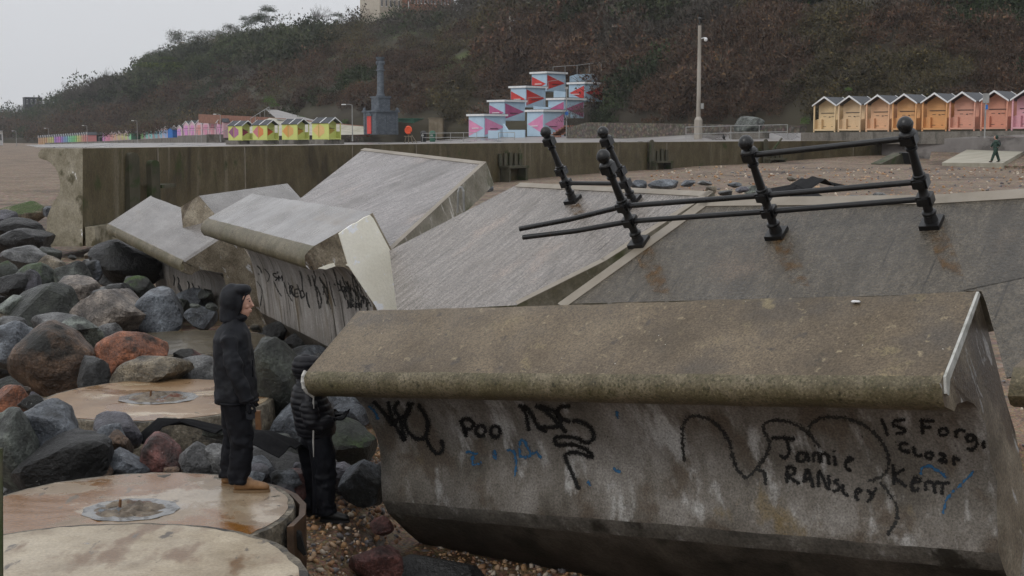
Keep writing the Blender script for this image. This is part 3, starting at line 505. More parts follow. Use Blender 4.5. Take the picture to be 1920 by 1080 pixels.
# ------------------------------------------------ the black iron railings
PPROF = [(0, .085), (.035, .085), (.04, .06), (.1, .05), (.11, .062), (.13, .062), (.14, .042), (.2, .04), (.205, .055), (.225, .06), (.27, .06), (.29, .05), (.3, .042), (.36, .04), (.365, .055), (.39, .062), (.44, .062), (.46, .05), (.47, .055), (.485, .055), (.49, .043), (.715, .035), (.72, .052), (.74, .052), (.745, .04), (.775, .06), (.79, .066), (.855, .066), (.862, .075), (.875, .07), (.888, .045), (.9, .034)]
def post(par, base, top, xdir):
    L = np.linalg.norm(top-base); ax = nrm(top-base); mb = MB(); mb.lathe(base, ax, [(h*L, r*.93) for h, r in PPROF], 12)
    x = nrm(xdir-(xdir@ax)*ax); R = np.array([x, np.cross(ax, x), ax]).T
    for h in (.25, .415, .82): mb.box(base+ax*L*h, (.125, .09, .085), R); mb.box(base+ax*L*h, (.085, .13, .065), R)
    o = part('post', mb, 'iron', par, smooth=40)
    mb = MB(); mb.box(base+ax*.02, (.165, .165, .045), R); part('base_plate', mb, 'iron', o, col=None)
    mb = MB(); mb.ell(base+ax*L*.943, (.063, .063, .068), 8); mb.lathe(base+ax*L*.945, ax, [(-.006, .066), (.006, .066)], 16); part('finial', mb, 'iron', o, smooth=40)
    return base, ax, L
def railing(label, posts, O, nn, rails, xdir):
    b0 = hit(*posts[0][0], O, nn); t = thing('railing', b0, label, 'railing'); ps = []
    for (bx, by), (tx, ty) in posts:
        b = hit(bx, by, O, nn); L = 1.12; best = None          # straight out of the slab, nudged to the lean of the photographed post
        axn = nn
        d0 = b[1]; best = min(((np.linalg.norm(nrm(P(tx, ty, d0-e)-b)-axn), e) for e in np.linspace(-.6, 1.0, 81)))[1]
        tp = P(tx, ty, d0-best); ps.append(post(t, b, tp, xdir)); print('post', np.round(b, 2), 'len', round(np.linalg.norm(tp-b), 2), 'e', round(best, 2))
    for r in rails:
        pts = []
        for q in r:
            if q[0] == 'p': b, ax, L = ps[q[1]]; pts.append(b+ax*L*q[2])
            else: pts.append(P(q[1], q[2], q[3]))
        mb = MB(); mb.tube(pts, .026, 10); part('rail', mb, 'iron', t, smooth=50)
    return t, ps
b1 = hit(1199, 457, OG, capA)
dr = b1[1]
xg = hit(1748, 421, OG, capA)-b1
railing('long bent black iron railing of three posts standing on the dark slab', [((1199, 457), (1127, 283)), ((1457, 441), (1395, 257)), ((1748, 421), (1694, 222))], OG, capA,
        [[('x', 975, 429, dr+.5), ('x', 1070, 411, dr+.25), ('p', 0, .415), ('p', 1, .415), ('p', 2, .415)], [('x', 981, 445, dr+.5), ('x', 1080, 433, dr+.25), ('p', 0, .25), ('p', 1, .25), ('p', 2, .25)], [('p', 1, .82), ('p', 2, .82)]], xg)
railing('short black iron railing of two posts and one low rail on the pale middle slab', [((1075, 377), (1020, 240)), ((1187, 378), (1127, 240))], OFp, nF_, [[('p', 0, .25), ('p', 1, .25)]], xg)
# rust streaks below the posts lie on the slab
def stain(o, O, nn, px, mat, lift=.004):
    mb = MB(); mb.add([hit(x, y, O, nn)+nn*lift for x, y in px], [tuple(range(len(px)))]); return wpart('rust_stain', mb, mat, o)
for x, y in ((1203, 462), (1463, 448), (1752, 428)): stain(slG, OG, capA, [(x-18, y-6), (x+14, y-8), (x+42, y+50), (x+55, y+90), (x+20, y+85), (x-2, y+40)], 'ruststain')
stain(slF, OFp, nF_, [(1065, 382), (1085, 380), (1100, 400), (1095, 412), (1075, 402)], 'ruststain')
# ------------------------------------------------ the standing sea wall
WL = [(155, 278, 35), (420, 274.5, 47), (640, 271.5, 58), (930, 268.3, 72), (1060, 267.4, 79), (1310, 265.5, 92), (1530, 264.2, 102), (1750, 262.6, 110)]
wp = [P(*q) for q in WL]
wall = thing('sea_wall', wp[0]-V3(0, 0, 2.5), 'long standing sea wall with a recurved top, running behind the toppled blocks', 'sea wall')
mb = MB(); rings = []
for i, p in enumerate(wp):
    t = nrm((wp[min(i+1, len(wp)-1)]-wp[max(i-1, 0)])*V3(1, 1, 0)); s_ = V3(-t[1], t[0], 0)
    if i == 0: s_ = nrm(P(72, 288, 35.9)*V3(1, 1, 0)-P(155, 288, 35)*V3(1, 1, 0))
    k = 1.0
    if i == 0: k = .98
    if i == 0:
        rings.append([hit(x, y, p, nrm(V3(s_[1], -s_[0], 0))) for x, y in ((155, 278), (82, 278), (77, 280), (72, 286), (71, 292), (74, 297), (81, 299), (88, 301), (98, 308), (104, 315), (108, 323), (112, 337), (113, 352), (110, 364), (100, 380), (93, 395), (88, 409), (87, 462), (155, 462))]); continue
    rings.append([p+s_*u*k+V3(0, 0, v*.98) for m, u, v in PROF[:-4]]+[p+s_*.98+V3(0, 0, -2.6), p+V3(0, 0, -2.6)])
n = len(rings[0]); V = [q for r in rings for q in r]; mb.v = [tuple(v) for v in V]
for j in range(len(rings)-1):
    for i in range(n): mb.f.append((j*n+i, j*n+(i+1) % n, (j+1)*n+(i+1) % n, (j+1)*n+i)); mb.mi.append(2 if i == 0 else 0)
mb.f.append(tuple(range(n))); mb.mi.append(1); mb.f.append(tuple((len(rings)-1)*n+i for i in range(n))[::-1]); mb.mi.append(0)
part('wall', mb, ['wallface', 'wallend', 'slabedge'], wall, smooth=35)
t0 = nrm((wp[1]-wp[0])*V3(1, 1, 0)); s0 = nrm(P(72, 288, 35.9)*V3(1, 1, 0)-P(155, 288, 35)*V3(1, 1, 0)); f0 = V3(t0[1], -t0[0], 0)
mb = MB(); a = wp[0]+V3(0, 0, -1.98); mb.poly([a+f0*.0-t0*.01, a+f0*.25-t0*.01, a+f0*.25+t0*12, a+t0*12], V3(0, 0, -.48)); part('footing', mb, 'wallend', wall)
mb = MB()
for f_ in (0.16, .62, .905, 1.0, 1.3):
    j = min(int(f_*4), 6); 
for px in (295, 458, 660, 780, 984, 1125, 1250, 1412, 1600):
    i = max(k for k in range(len(WL)-1) if WL[k][0] <= px); u = (px-WL[i][0])/(WL[i+1][0]-WL[i][0]); z0 = 1/((1-u)/WL[i][2]+u/WL[i+1][2]); q = wp[i]+(wp[i+1]-wp[i])*((z0-WL[i][2])/(WL[i+1][2]-WL[i][2]))
    t = nrm((wp[i+1]-wp[i])*V3(1, 1, 0)); f_ = V3(t[1], -t[0], 0); R = np.array([t, f_, [0, 0, 1]]).T
    mb.box(q+f_*.006+V3(0, 0, -1.2), (.05, .03, 2.35), R)
part('joint', mb, 'slabedge', wall)
def onwall(px, off=0., dz=0.):
    i = max(k for k in range(len(WL)-1) if WL[k][0] <= px); u = (px-WL[i][0])/(WL[i+1][0]-WL[i][0]); z0 = 1/((1-u)/WL[i][2]+u/WL[i+1][2]); q = wp[i]+(wp[i+1]-wp[i])*((z0-WL[i][2])/(WL[i+1][2]-WL[i][2]))
    t = nrm((wp[i+1]-wp[i])*V3(1, 1, 0)); f_ = V3(t[1], -t[0], 0); return q+f_*off+V3(0, 0, dz), t, f_
# worn timber brackets against the wall (arched planks) and rotting benches
def plank_arch(mb, c, t, f_, w, h, th, hole=True):
    n = 9; pts = [c+t*(-w/2), c+t*(-w/2)+V3(0, 0, h-w/2)]+[c+V3(0, 0, h-w/2)+t*(w/2*-cos(pi*k/n))+V3(0, 0, w/2*sin(pi*k/n)) for k in range(1, n)]+[c+t*(w/2)+V3(0, 0, h-w/2), c+t*(w/2)]
    mb.poly(pts, f_*th)
q, t, f_ = onwall(243, .0, 0); sb = thing('groyne_bracket', q+V3(0, 0, -2), 'pair of worn arched timber planks bolted to the wall near its left end', 'timber bracket')
mb = MB(); tt = nrm(t+f_*1.1); q1 = onwall(238, .05, -1.98)[0]; plank_arch(mb, q1, tt, f_, .3, 1.85, .14); part('plank', mb, 'timber', sb)
mb = MB(); q1 = onwall(265, .25, -1.95)[0]; plank_arch(mb, q1, tt, f_, .26, 1.6, .14); part('plank', mb, 'timber', sb)
mb = MB(); q1 = onwall(285, .25, -1.1)[0]; R = np.array([t, f_, [0, 0, 1]]).T; mb.box(q1, (1.2, .45, .09), R); part('shelf', mb, 'timber', sb)
for px, lab in ((955, 'rotting timber bench shelf against the wall, leftmost of three'), (1232, 'mossy timber bench against the wall between the railings'), (1447, 'old timber bench with two loose uprights against the wall')):
    q, t, f_ = onwall(px, .3, -2.0); R = np.array([t, f_, [0, 0, 1]]).T; b = thing('timber_bench', q, lab, 'bench', 'timber benches along the sea wall'); w = 2.2
    mb = MB(); mb.box(q+V3(0, 0, .75), (w, .6, .12), R); part('seat', mb, 'timber', b)
    for s_ in (-1, 1): mb = MB(); mb.box(q+t*s_*w*.42+V3(0, 0, .3), (.22, .5, .8), R); part('leg', mb, 'timber', b)
    mb = MB()
    for k in range(5): mb.box(q-f_*.22+t*(-w*.5+w*k/4)+V3(0, 0, 1.1+.1*random.random()), (.32, .05, .6+.25*random.random()), R)
    part('backboard', mb, 'timber', b)
    if px > 1200: mb = MB(); plank_arch(mb, q-f_*.15-t*1.0+V3(0, 0, 0), t, f_, .5, 2.15, .08); part('upright', mb, 'timber', b)
    if px > 1400: mb = MB(); mb.tube([q-t*.8+V3(0, 0, 1), q+t*.5+f_*.2+V3(0, 0, 2.2)], .07, 4); part('upright', mb, 'timber', b)
q, t, f_ = onwall(1745, .03, -.36); R = np.array([t, f_, [0, 0, 1]]).T
sg = thing('notice', q-V3(0, 0, .3), 'small white notice with lines of text on the right end of the sea wall', 'sign'); mb = MB(); mb.box(q, (.46, .03, .58), R); part('panel', mb, 'pole_white', sg)
mb = MB()
for r in range(5):
    mb.box(q+f_*.02+t*(-.1)+V3(0, 0, .2-.1*r), (.16, .012, .03), R); mb.box(q+f_*.02+t*(.12)+V3(0, 0, .2-.1*r), (.14, .012, .03), R)
part('lettering', mb, 'reddoor', sg)
q = P(1672, 312, 96); bx = thing('timber_box', q, 'dark broken timber box tipped on the shingle by the wall', 'wooden box')
R = Rxyz(0, -.35, .5); mb = MB(); mb.box(q+V3(-.2, 0, .15), (2.2, 1.0, .9), R); part('box_body', mb, 'timber', bx); mb = MB(); mb.box(q+V3(1.0, -.3, .45), (.12, 1.2, 1.1), R); part('end_board', mb, 'black', bx)
mb = MB(); mb.box(q+V3(-1.7, 0, -.2), (1.0, .5, .35), Rxyz(0, .1, -.2)); part('loose_board', mb, 'black', bx)
# low concrete apron at the wall's foot on the right
mb = MB(); pts = [PZ(1190, 345, 1.3), PZ(1560, 323, 1.62), PZ(1570, 318, 1.62), onwall(1570, .05, -2.05)[0]*V3(1, 1, 0)+V3(0, 0, 1.62), onwall(1200, .05, -2.05)[0]*V3(1, 1, 0)+V3(0, 0, 1.42)]
mb.poly(pts, V3(0, 0, -.4)); solo('apron', mb, 'concrete', kind='structure')
# shingle bank and the concrete ramp at right
SA = [(1752, 261, 108.5), (1920, 258, 93.5), (2500, 251, 77)]; SB = [(1740, 309, 94.5), (1920, 311, 88), (2500, 322, 70)]
_o = P(*SB[0]); _n = np.cross(P(*SB[1])-_o, P(*SA[0])-_o); SA[1] = (1920, 258, hit(1920, 258, _o, _n)[1]); SA[2] = (2500, 251, hit(2500, 251, _o, _n)[1]); SB[2] = (2500, 322, hit(2500, 322, _o, _n)[1])
strip('shingle_bank', SA, SB, 'beachfar', skirt=1)
OR = P(*SB[0]); nR = np.cross(P(*SB[1])-OR, P(*SA[0])-OR); nR = nrm(nR)*np.sign(nR[2]); OR = OR+nR*.22
mb = MB(); mb.poly([hit(x, y, OR, nR) for x, y in ((1766, 305), (1880, 306), (1966, 257), (1990, 254), (1857, 257.5))], -nR*.6)
solo('ramp', mb, 'ramp', kind='structure')
# ------------------------------------------------ round concrete discs
def disc(c, z, r, h, mat, label, hub=.28, jag=0, seed=0, rim=True):
    rng = random.Random(seed); n = 96; J = [1+jag*(.5*noise.noise(Vector((3*cos(2*pi*k/n)+seed, 3*sin(2*pi*k/n), 0)))+.3*noise.noise(Vector((11*cos(2*pi*k/n), 11*sin(2*pi*k/n), seed)))) for k in range(n)]
    t = thing('concrete_disc', (c[0], c[1], z-h), label, 'concrete disc', 'round concrete discs among the rocks')
    def ring(rr, zz, jj=1): return [(c[0]+rr*(J[k]-1)*jj+rr*cos(2*pi*k/n) if 0 else c[0]+rr*(1+(J[k]-1)*jj)*cos(2*pi*k/n), c[1]+rr*(1+(J[k]-1)*jj)*sin(2*pi*k/n), zz+.006*noise.noise(Vector((rr*3*cos(k/5), rr*3*sin(k/5), seed)))) for k in range(n)]
    mb = MB(); mb.rings([ring(r, z-h), ring(r, z-.03), ring(r*.992, z-.004), ring(r*.93, z+.0)]); part('rim', mb, 'discrim', t, smooth=40)
    mb = MB(); wob = [1+.018*noise.noise(Vector((9*cos(2*pi*k/n), 9*sin(2*pi*k/n), seed+4)))-.012 for k in range(n)]
    R = [[(c[0]+(q[0]-c[0])*(wob[k] if i < 2 else 1), c[1]+(q[1]-c[1])*(wob[k] if i < 2 else 1), q[2]) for k, q in enumerate(ring(r*(.965-.965*i/14), z+.003+.0005*i, max(0, 1-i*.3)))] for i in range(14)]; mb.rings([ring(r*.95, z-.02)]+R); part('top', mb, mat, t, smooth=40)
    if hub:
        mb = MB(); V = []; nr = 9
        for i in range(nr+1):
            for k in range(36):
                rr = hub*i/nr; x = rr*cos(2*pi*k/36)*1.12; y = rr*sin(2*pi*k/36); q = 1-i/nr
                V.append((c[0]+x, c[1]+y, z+.008+.05*max(0, min(1, q*3))*(.4+noise.noise(Vector((x*9, y*9, seed))))+.03*noise.noise(Vector((x*25, y*25, seed)))*min(1, q*3)))
        mb.add(V, [(i*36+k, (i+1)*36+k, (i+1)*36+(k+1) % 36, i*36+(k+1) % 36) for i in range(nr) for k in range(36)]); part('hub', mb, 'hub', t, smooth=True)
        mb = MB(); nn_ = 40; rp = [(c[0]+hub*1.28*1.1*cos(2*pi*k/nn_)*(1+.03*sin(k*1.7)), c[1]+hub*1.28*sin(2*pi*k/nn_)*(1+.03*sin(k*1.7)), z+.0125) for k in range(nn_)]; mb.add(rp, [tuple(range(nn_))]); part('hub_ring', mb, 'hubring', t)
        mb = MB(); mb.tube([(c[0]-.08, c[1]-.05, z), (c[0]-.07, c[1]-.05, z+.11)], .012, 6); part('bolt', mb, 'rust', t)
    return t
disc((-2.95, 9.13), .78, 1.55, .55, 'discdry', 'nearest round concrete disc, cream and dry with a crumbling edge', hub=0, jag=.05, seed=2)
disc((-3.18, 11.3), .70, 1.36, .8, 'disctop', 'wet round concrete disc the standing man is on, with rusty puddles', seed=5, jag=.006)
disc((-4.22, 16.3), .70, 1.38, .8, 'discrust', 'rust orange wet round concrete disc behind the boulders', hub=.33, seed=9, jag=.006)
disc((-4.95, 20.9), .70, 1.32, .7, 'discshaded', 'dark round concrete disc in the shade under the toppled block', hub=0, seed=11, jag=.006)
# ------------------------------------------------ boulders
def ico(sub):
    bm = bmesh.new(); bmesh.ops.create_icosphere(bm, subdivisions=sub, radius=1); V = np.array([v.co[:] for v in bm.verts]); Fc = [tuple(v.index for v in f.verts) for f in bm.faces]; bm.free(); return V, Fc
ICO = {k: ico(k) for k in (1, 2, 3, 4)}
def rock_mesh(size, seed, sub=4, cuts=8, rz=0, tilt=0, rnd=0):
    rng = np.random.default_rng(seed); V, Fc = ICO[sub]; V = V.copy(); Q, _ = np.linalg.qr(rng.normal(size=(3, 3))+np.eye(3)*1.5); U = np.abs(V@Q); ex = rng.uniform(3.2, 8)-rnd*8; R = .8/(U**max(2.2, ex)).sum(1)**(1/max(2.2, ex))
    for k in range(cuts):
        n = nrm(rng.normal(size=3)*[1, 1, .9]); h = rng.uniform(.5, .85)+rnd*1.5; dn = V@n
        with np.errstate(divide='ignore'): lim = np.where(dn > .05, h/np.maximum(dn, .05), 9)
        R = -np.log(np.exp(-R*60)+np.exp(-lim*60))/60
    V = V*R[:, None]; R = np.ones(len(V))
    for k in range(22 if sub > 3 else 6):
        n = nrm(rng.normal(size=3)); dn = V@n; h = dn.max()*rng.uniform(.86, .97); ov = np.maximum(dn-h, 0); V = V-ov[:, None]*n*.92
    for i, v in enumerate(V):
        q = Vector(v*1.6)+Vector((seed*3.1, seed*.7, 0)); V[i] = v*(1+.06*noise.noise(q)+.03*abs(noise.noise(q*3.2))+.022*noise.noise(q*9)+.012*noise.noise(q*19))
    mn, mx = V.min(0), V.max(0); V = (V-(mn+mx)/2)/((mx-mn)/2); c, s_ = cos(rz), sin(rz)
    V = V*np.array(size)/2; V = V@np.array([[cos(tilt), 0, sin(tilt)], [0, 1, 0], [-sin(tilt), 0, cos(tilt)]]).T
    mb = MB(); mb.add(V, Fc); return mb
def pile_z(d): return float(np.interp(d, [11, 17, 24, 38], [.45, .68, .95, 1.5]))
def pile_d(x, y, off=0):
    lo, hi = 8., 60.
    for _ in range(40):
        m = (lo+hi)/2
        if P(x, y, m)[2] > pile_z(m)+off: lo = m
        else: hi = m
    return lo
COLR = {'blue': (.19, .21, .24), 'grey': (.2, .2, .2), 'dark': (.06, .06, .06), 'black': (.022, .022, .022), 'green': (.15, .165, .145), 'pale': (.36, .4, .35), 'tan': (.3, .25, .18), 'pink': (.3, .255, .22), 'orange': (.4, .15, .075), 'red': (.2, .085, .075), 'brown': (.16, .1, .065), 'dkgreen': (.055, .062, .05), 'purple': (.13, .125, .15)}
def boulder(x, y, w, h, c, label, d=None, off=0, moss=0, seed=0, tilt=0, dep=1., rnd=0, group='armour boulders beside the fallen wall', name='boulder', sub=4, kz=1.12):
    d = d or pile_d(x, y, off); p = P(x, y, d); s_ = d/F; W_, H_ = w*s_*1.08, h*s_*kz
    mb = rock_mesh((W_, (W_*.6+H_*.4)*dep, H_), seed or int(x*7+y*13), sub=sub, rnd=rnd); mb.v = [tuple(np.array(v)) for v in mb.v]
    if tilt: ct, st = cos(tilt), sin(tilt); mb.v = [(v[0]*ct-v[2]*st, v[1], v[0]*st+v[2]*ct) for v in mb.v]
    V = np.array(mb.v); b = V[:, 2].min(); o = bpy.data.objects.new(name, mesh_of(name, mb, 'rockmoss' if moss else 'rock', False, np.array([0, 0, b]))); COL.objects.link(o)
    o.location = p+V3(0, 0, b); o.color = (*COLR[c], 1); return tag(o, label, 'boulder' if name == 'boulder' else 'stone', group)
RK = [  # x, y, w, h, colour, label, options
 (46, 400, 82, 42, 'tan', 'pale flat topped boulder against the beach, top left', dict(moss=1)),
 (8, 412, 46, 34, 'purple', 'dark purple grey boulder at the left edge beside the pale flat topped one', {}),
 (38, 426, 104, 34, 'black', 'long black slab boulder directly under the pale flat topped one', {}),
 (40, 452, 104, 46, 'dark', 'wide dark boulder with a flat wet top left of the wall footing', dict(dep=1.4)),
 (94, 397, 28, 20, 'blue', 'small blue grey stone tucked behind the wall end', dict(off=.1)),
 (42, 484, 92, 42, 'grey', 'smooth flat grey boulder with a faint green side, under the wide dark one', dict(moss=0)),
 (92, 482, 44, 36, 'dkgreen', 'dark green boulder below the corner of the wall footing', {}),
 (62, 516, 76, 44, 'green', 'boulder covered in bright green moss', dict(moss=1, off=.05)),
 (96, 508, 56, 54, 'tan', 'yellow brown angular boulder right of the bright mossy one', dict(tilt=.5)),
 (16, 512, 44, 42, 'dkgreen', 'mossy green boulder on the left edge beside the bright mossy one', dict(moss=1)),
 (28, 540, 76, 52, 'black', 'black angular boulder with a pointed top near the left edge', {}),
 (57, 532, 36, 46, 'purple', 'narrow purple grey upright stone leaning on the black angular boulder', dict(tilt=.4, off=.08)),
 (134, 520, 72, 56, 'green', 'green grey angular boulder in the middle of the pile', {}),
 (172, 510, 40, 42, 'blue', 'round blue grey stone at the edge of the dark gap', dict(rnd=.15)),
 (150, 552, 84, 64, 'pink', 'pale boulder with a pinkish corner and sharp ridge', dict(tilt=-.35, off=.05)),
 (238, 502, 124, 92, 'black', 'big black boulder in the dark gap under the wall footing', dict(off=-.1, dep=1.2)),
 (266, 540, 62, 42, 'dkgreen', 'green boulder with yellow veins beside the fallen block', dict(moss=1)),
 (215, 548, 62, 34, 'dark', 'low dark stone below the round blue grey one', {}),
 (194, 562, 50, 36, 'grey', 'flat grey stone above the big speckled boulder', {}),
 (302, 590, 84, 92, 'blue', 'grey angular boulder with a pale top touching the fallen block', dict(tilt=.2)),
 (212, 594, 150, 98, 'pink', 'big speckled tan and pink boulder in the middle of the pile', dict(rnd=.06)),
 (74, 584, 142, 92, 'dkgreen', 'large wedge shaped dark green boulder at left', dict(tilt=.15)),
 (28, 575, 66, 40, 'pale', 'pale green stone slab on the left shoulder of the dark wedge', dict(off=.05)),
 (112, 612, 112, 48, 'grey', 'low grey boulder in front of the dark wedge', {}),
 (150, 625, 84, 60, 'pale', 'pale mint green boulder, brightest of the pile', dict(off=.08)),
 (204, 630, 56, 46, 'grey', 'small grey brown stone between the mint and the orange boulders', {}),
 (24, 650, 104, 92, 'blue', 'blue grey boulder at the left edge beside the big brown one', {}),
 (20, 612, 60, 36, 'grey', 'grey stone on the left edge above the blue grey boulder', {}),
 (104, 675, 152, 136, 'brown', 'biggest boulder, dark with a brown weathered top', dict(rnd=.08, off=.05)),
 (246, 672, 130, 98, 'orange', 'bright orange red boulder beside the dark concrete disc', dict(off=.05)),
 (283, 700, 142, 66, 'tan', 'grey brown pyramid shaped boulder in front of the orange one', dict(off=.05)),
 (176, 706, 56, 74, 'dark', 'narrow dark stone between the biggest and the orange boulder', {}),
 (372, 696, 74, 52, 'grey', 'speckled grey stone touching the standing man', {}),
 (354, 672, 54, 34, 'red', 'small red brown stone below the dark concrete disc', {}),
 (328, 690, 40, 34, 'dark', 'small dark stone beside the red brown one', {}),
 (20, 752, 66, 58, 'orange', 'orange red boulder at the left edge behind the big grey round one', {}),
 (40, 738, 34, 26, 'brown', 'small rust brown stone behind the left orange boulder', dict(off=.06)),
 (60, 758, 52, 36, 'black', 'small black stone beside the left orange boulder', dict(off=.03)),
 (22, 842, 106, 148, 'green', 'large rounded grey green boulder at the left edge', dict(rnd=.12, d=13.3)),
 (95, 808, 116, 108, 'blue', 'blocky blue grey boulder with grooves across its top', dict(rnd=.03, d=13.7)),
 (128, 872, 182, 104, 'black', 'long black boulder sloping down to the wet concrete disc', dict(tilt=.3, d=13.1)),
 (216, 815, 96, 66, 'purple', 'dark grey slanting boulder behind the small rusty stone', dict(tilt=-.35, d=14.3)),
 (203, 818, 62, 42, 'blue', 'pale blue grey stone lying on the slanting dark one', dict(tilt=.25, d=13.9)),
 (226, 834, 38, 54, 'brown', 'small rusty brown pointed stone', dict(tilt=.6, d=13.6)),
 (236, 872, 88, 50, 'blue', 'blue grey stone at the back rim of the wet concrete disc', dict(tilt=-.2, d=13.2)),
 (186, 888, 54, 32, 'brown', 'low brown stone on the back rim of the wet concrete disc', dict(d=13.05)),
 (302, 856, 74, 84, 'red', 'squarish dark red boulder in front of the black felt heap', dict(d=13.4)),
 (322, 886, 32, 22, 'brown', 'tiny brown stone at the foot of the dark red boulder', dict(d=13.1)),
 (368, 866, 60, 72, 'grey', 'plain grey boulder right of the dark red one', dict(d=13.2)),
 (408, 868, 42, 68, 'grey', 'grey boulder half hidden behind the standing man', dict(d=13.2)),
 (406, 812, 52, 26, 'pale', 'pale flat stone behind the standing man', dict(d=14.5)),
 (514, 716, 94, 160, 'dkgreen', 'tall black green boulder under the fallen block right of the standing man', dict(d=16.6)),
 (556, 800, 84, 130, 'blue', 'tall grey boulder behind the person in the quilted coat', dict(d=16.2)),
 (645, 838, 116, 108, 'dkgreen', 'dark mossy boulder right of the person in the quilted coat', dict(moss=1, d=16)),
 (530, 848, 92, 66, 'green', 'green grey boulder between the two people', dict(d=15.3)),
 (548, 912, 66, 58, 'red', 'pinkish red boulder at the left foot of the person in the quilted coat', dict(d=13.9)),
 (640, 898, 74, 62, 'purple', 'dark grey boulder right of the dark boots', dict(d=14.7)),
 (682, 908, 88, 88, 'blue', 'blue grey boulder leaning on the nearest sea wall block', dict(tilt=.3, d=14.3)),
 (612, 872, 50, 40, 'dark', 'small dark stone behind the knees of the person in the quilted coat', dict(d=14.9)),
 (706, 1060, 100, 70, 'red', 'pink stone on the shingle at the bottom of the picture', dict(d=12.6)),
 (815, 1078, 190, 66, 'dark', 'dark boulder under the foot of the nearest sea wall block', dict(d=12.9)),
 (481, 893, 32, 22, 'blue', 'small blue grey stone behind the toe of the tan boot', dict(d=12.5)),
 (716, 985, 44, 36, 'red', 'small pink stone beside the lower corner of the nearest block', dict(d=13.6)),
 (1197, 347, 30, 18, 'blue', 'small blue stone behind the top edge of the middle slab', dict(d=44)),
 (1243, 347, 54, 20, 'blue', 'low blue grey rock behind the two short posts', dict(d=44)),
 (1290, 344, 26, 12, 'blue', 'blue grey stone near the wall foot right of the low blue grey rock', dict(d=46)),
 (1322, 343, 26, 9, 'grey', 'flat grey stone on the right shingle by the concrete strip', dict(d=47)),
 (915, 353, 20, 14, 'blue', 'dark blue stone at the corner of the raised ribbed slab', dict(d=30)),
 (1333, 357, 20, 16, 'tan', 'tan stone at the upper corner of the middle slab', dict(d=26)),
 (1378, 347, 26, 10, 'blue', 'blue stone on the right shingle, leftmost behind the middle post', dict(d=40)),
 (1392, 356, 24, 12, 'purple', 'dark grey stone just left of the middle railing post', dict(d=36)),
 (1408, 356, 26, 16, 'pale', 'pale grey pointed stone behind the middle railing post', dict(d=37)),
 (1360, 362, 24, 10, 'dark', 'small dark flat stone beside the black sheeting', dict(d=31)),
 (1392, 374, 34, 9, 'grey', 'flat grey stone between the rails on the right', dict(d=27)),
 (1530, 378, 36, 20, 'tan', 'cream coloured rounded stone behind the lower rail', dict(d=24, rnd=.2)),
 (1508, 382, 24, 12, 'grey', 'grey rounded stone left of the cream one', dict(d=23.5, rnd=.2)),
 (1484, 335, 18, 9, 'tan', 'pale stone on the concrete strip right of the middle post', dict(d=58)),
 (1600, 372, 34, 12, 'blue', 'blue grey stone behind the lower rail near the right post', dict(d=24)),
 (1650, 366, 26, 10, 'grey', 'grey stone right of the blue grey one by the right post', dict(d=26)),
 (1575, 352, 14, 6, 'pale', 'tiny pale stone on the far right shingle', dict(d=38)),
]
for r in RK: boulder(*r[:6], **r[6])
for k in range(95):  # added filler stones, mostly dark: their colour stands in for shade in the gaps
    d = 12.6+24*random.random()**1.3; lo = -.36*d-.5; hi = -.115*d if d > 17 else -.15*d; x = random.uniform(lo, hi)
    if any((x-cx)**2+(d-cy)**2 < 1.75**2 for cx, cy in ((-4.22, 16.3), (-3.18, 11.3), (-4.95, 20.9))): continue
    s_ = random.uniform(.35, .8); mb = rock_mesh((s_*1.2, s_*1.1, s_*.8), 1000+k, sub=3); o = bpy.data.objects.new('boulder', mesh_of('boulder', mb, 'rock', False, V3(0, 0, -s_*.4))); COL.objects.link(o); o.location = (x, d, pile_z(d)-.42-s_*.4); o.rotation_euler = (0, 0, random.random()*6); c = random.choice(['dark', 'black', 'blue', 'dkgreen', 'dark']); o.color = (*COLR[c], 1)
    tag(o, 'filler stone added low between the larger boulders, its dark colour standing in for shade', 'boulder', 'small stones filling the gaps between boulders')
for k in range(130):
    d = 12.8+20*random.random()**1.4; x = random.uniform(-.36*d, -.15*d)
    if any((x-cx)**2+(d-cy)**2 < 1.6**2 for cx, cy in ((-4.22, 16.3), (-3.18, 11.3), (-4.95, 20.9))): continue
    s_ = random.uniform(.14, .34); mb = rock_mesh((s_*1.3, s_, s_*.8), 3000+k, sub=3); o = bpy.data.objects.new('stone', mesh_of('stone', mb, 'rock', False, V3(0, 0, -s_*.4))); COL.objects.link(o); o.location = (x, d, pile_z(d)-.22-s_*.4); o.rotation_euler = (0, 0, random.random()*6); c = random.choice(['dark', 'grey', 'blue', 'green', 'tan', 'purple']); o.color = (*COLR[c], 1)
    tag(o, 'small wet stone packed in the gaps between the big boulders', 'stone', 'small packing stones between boulders')
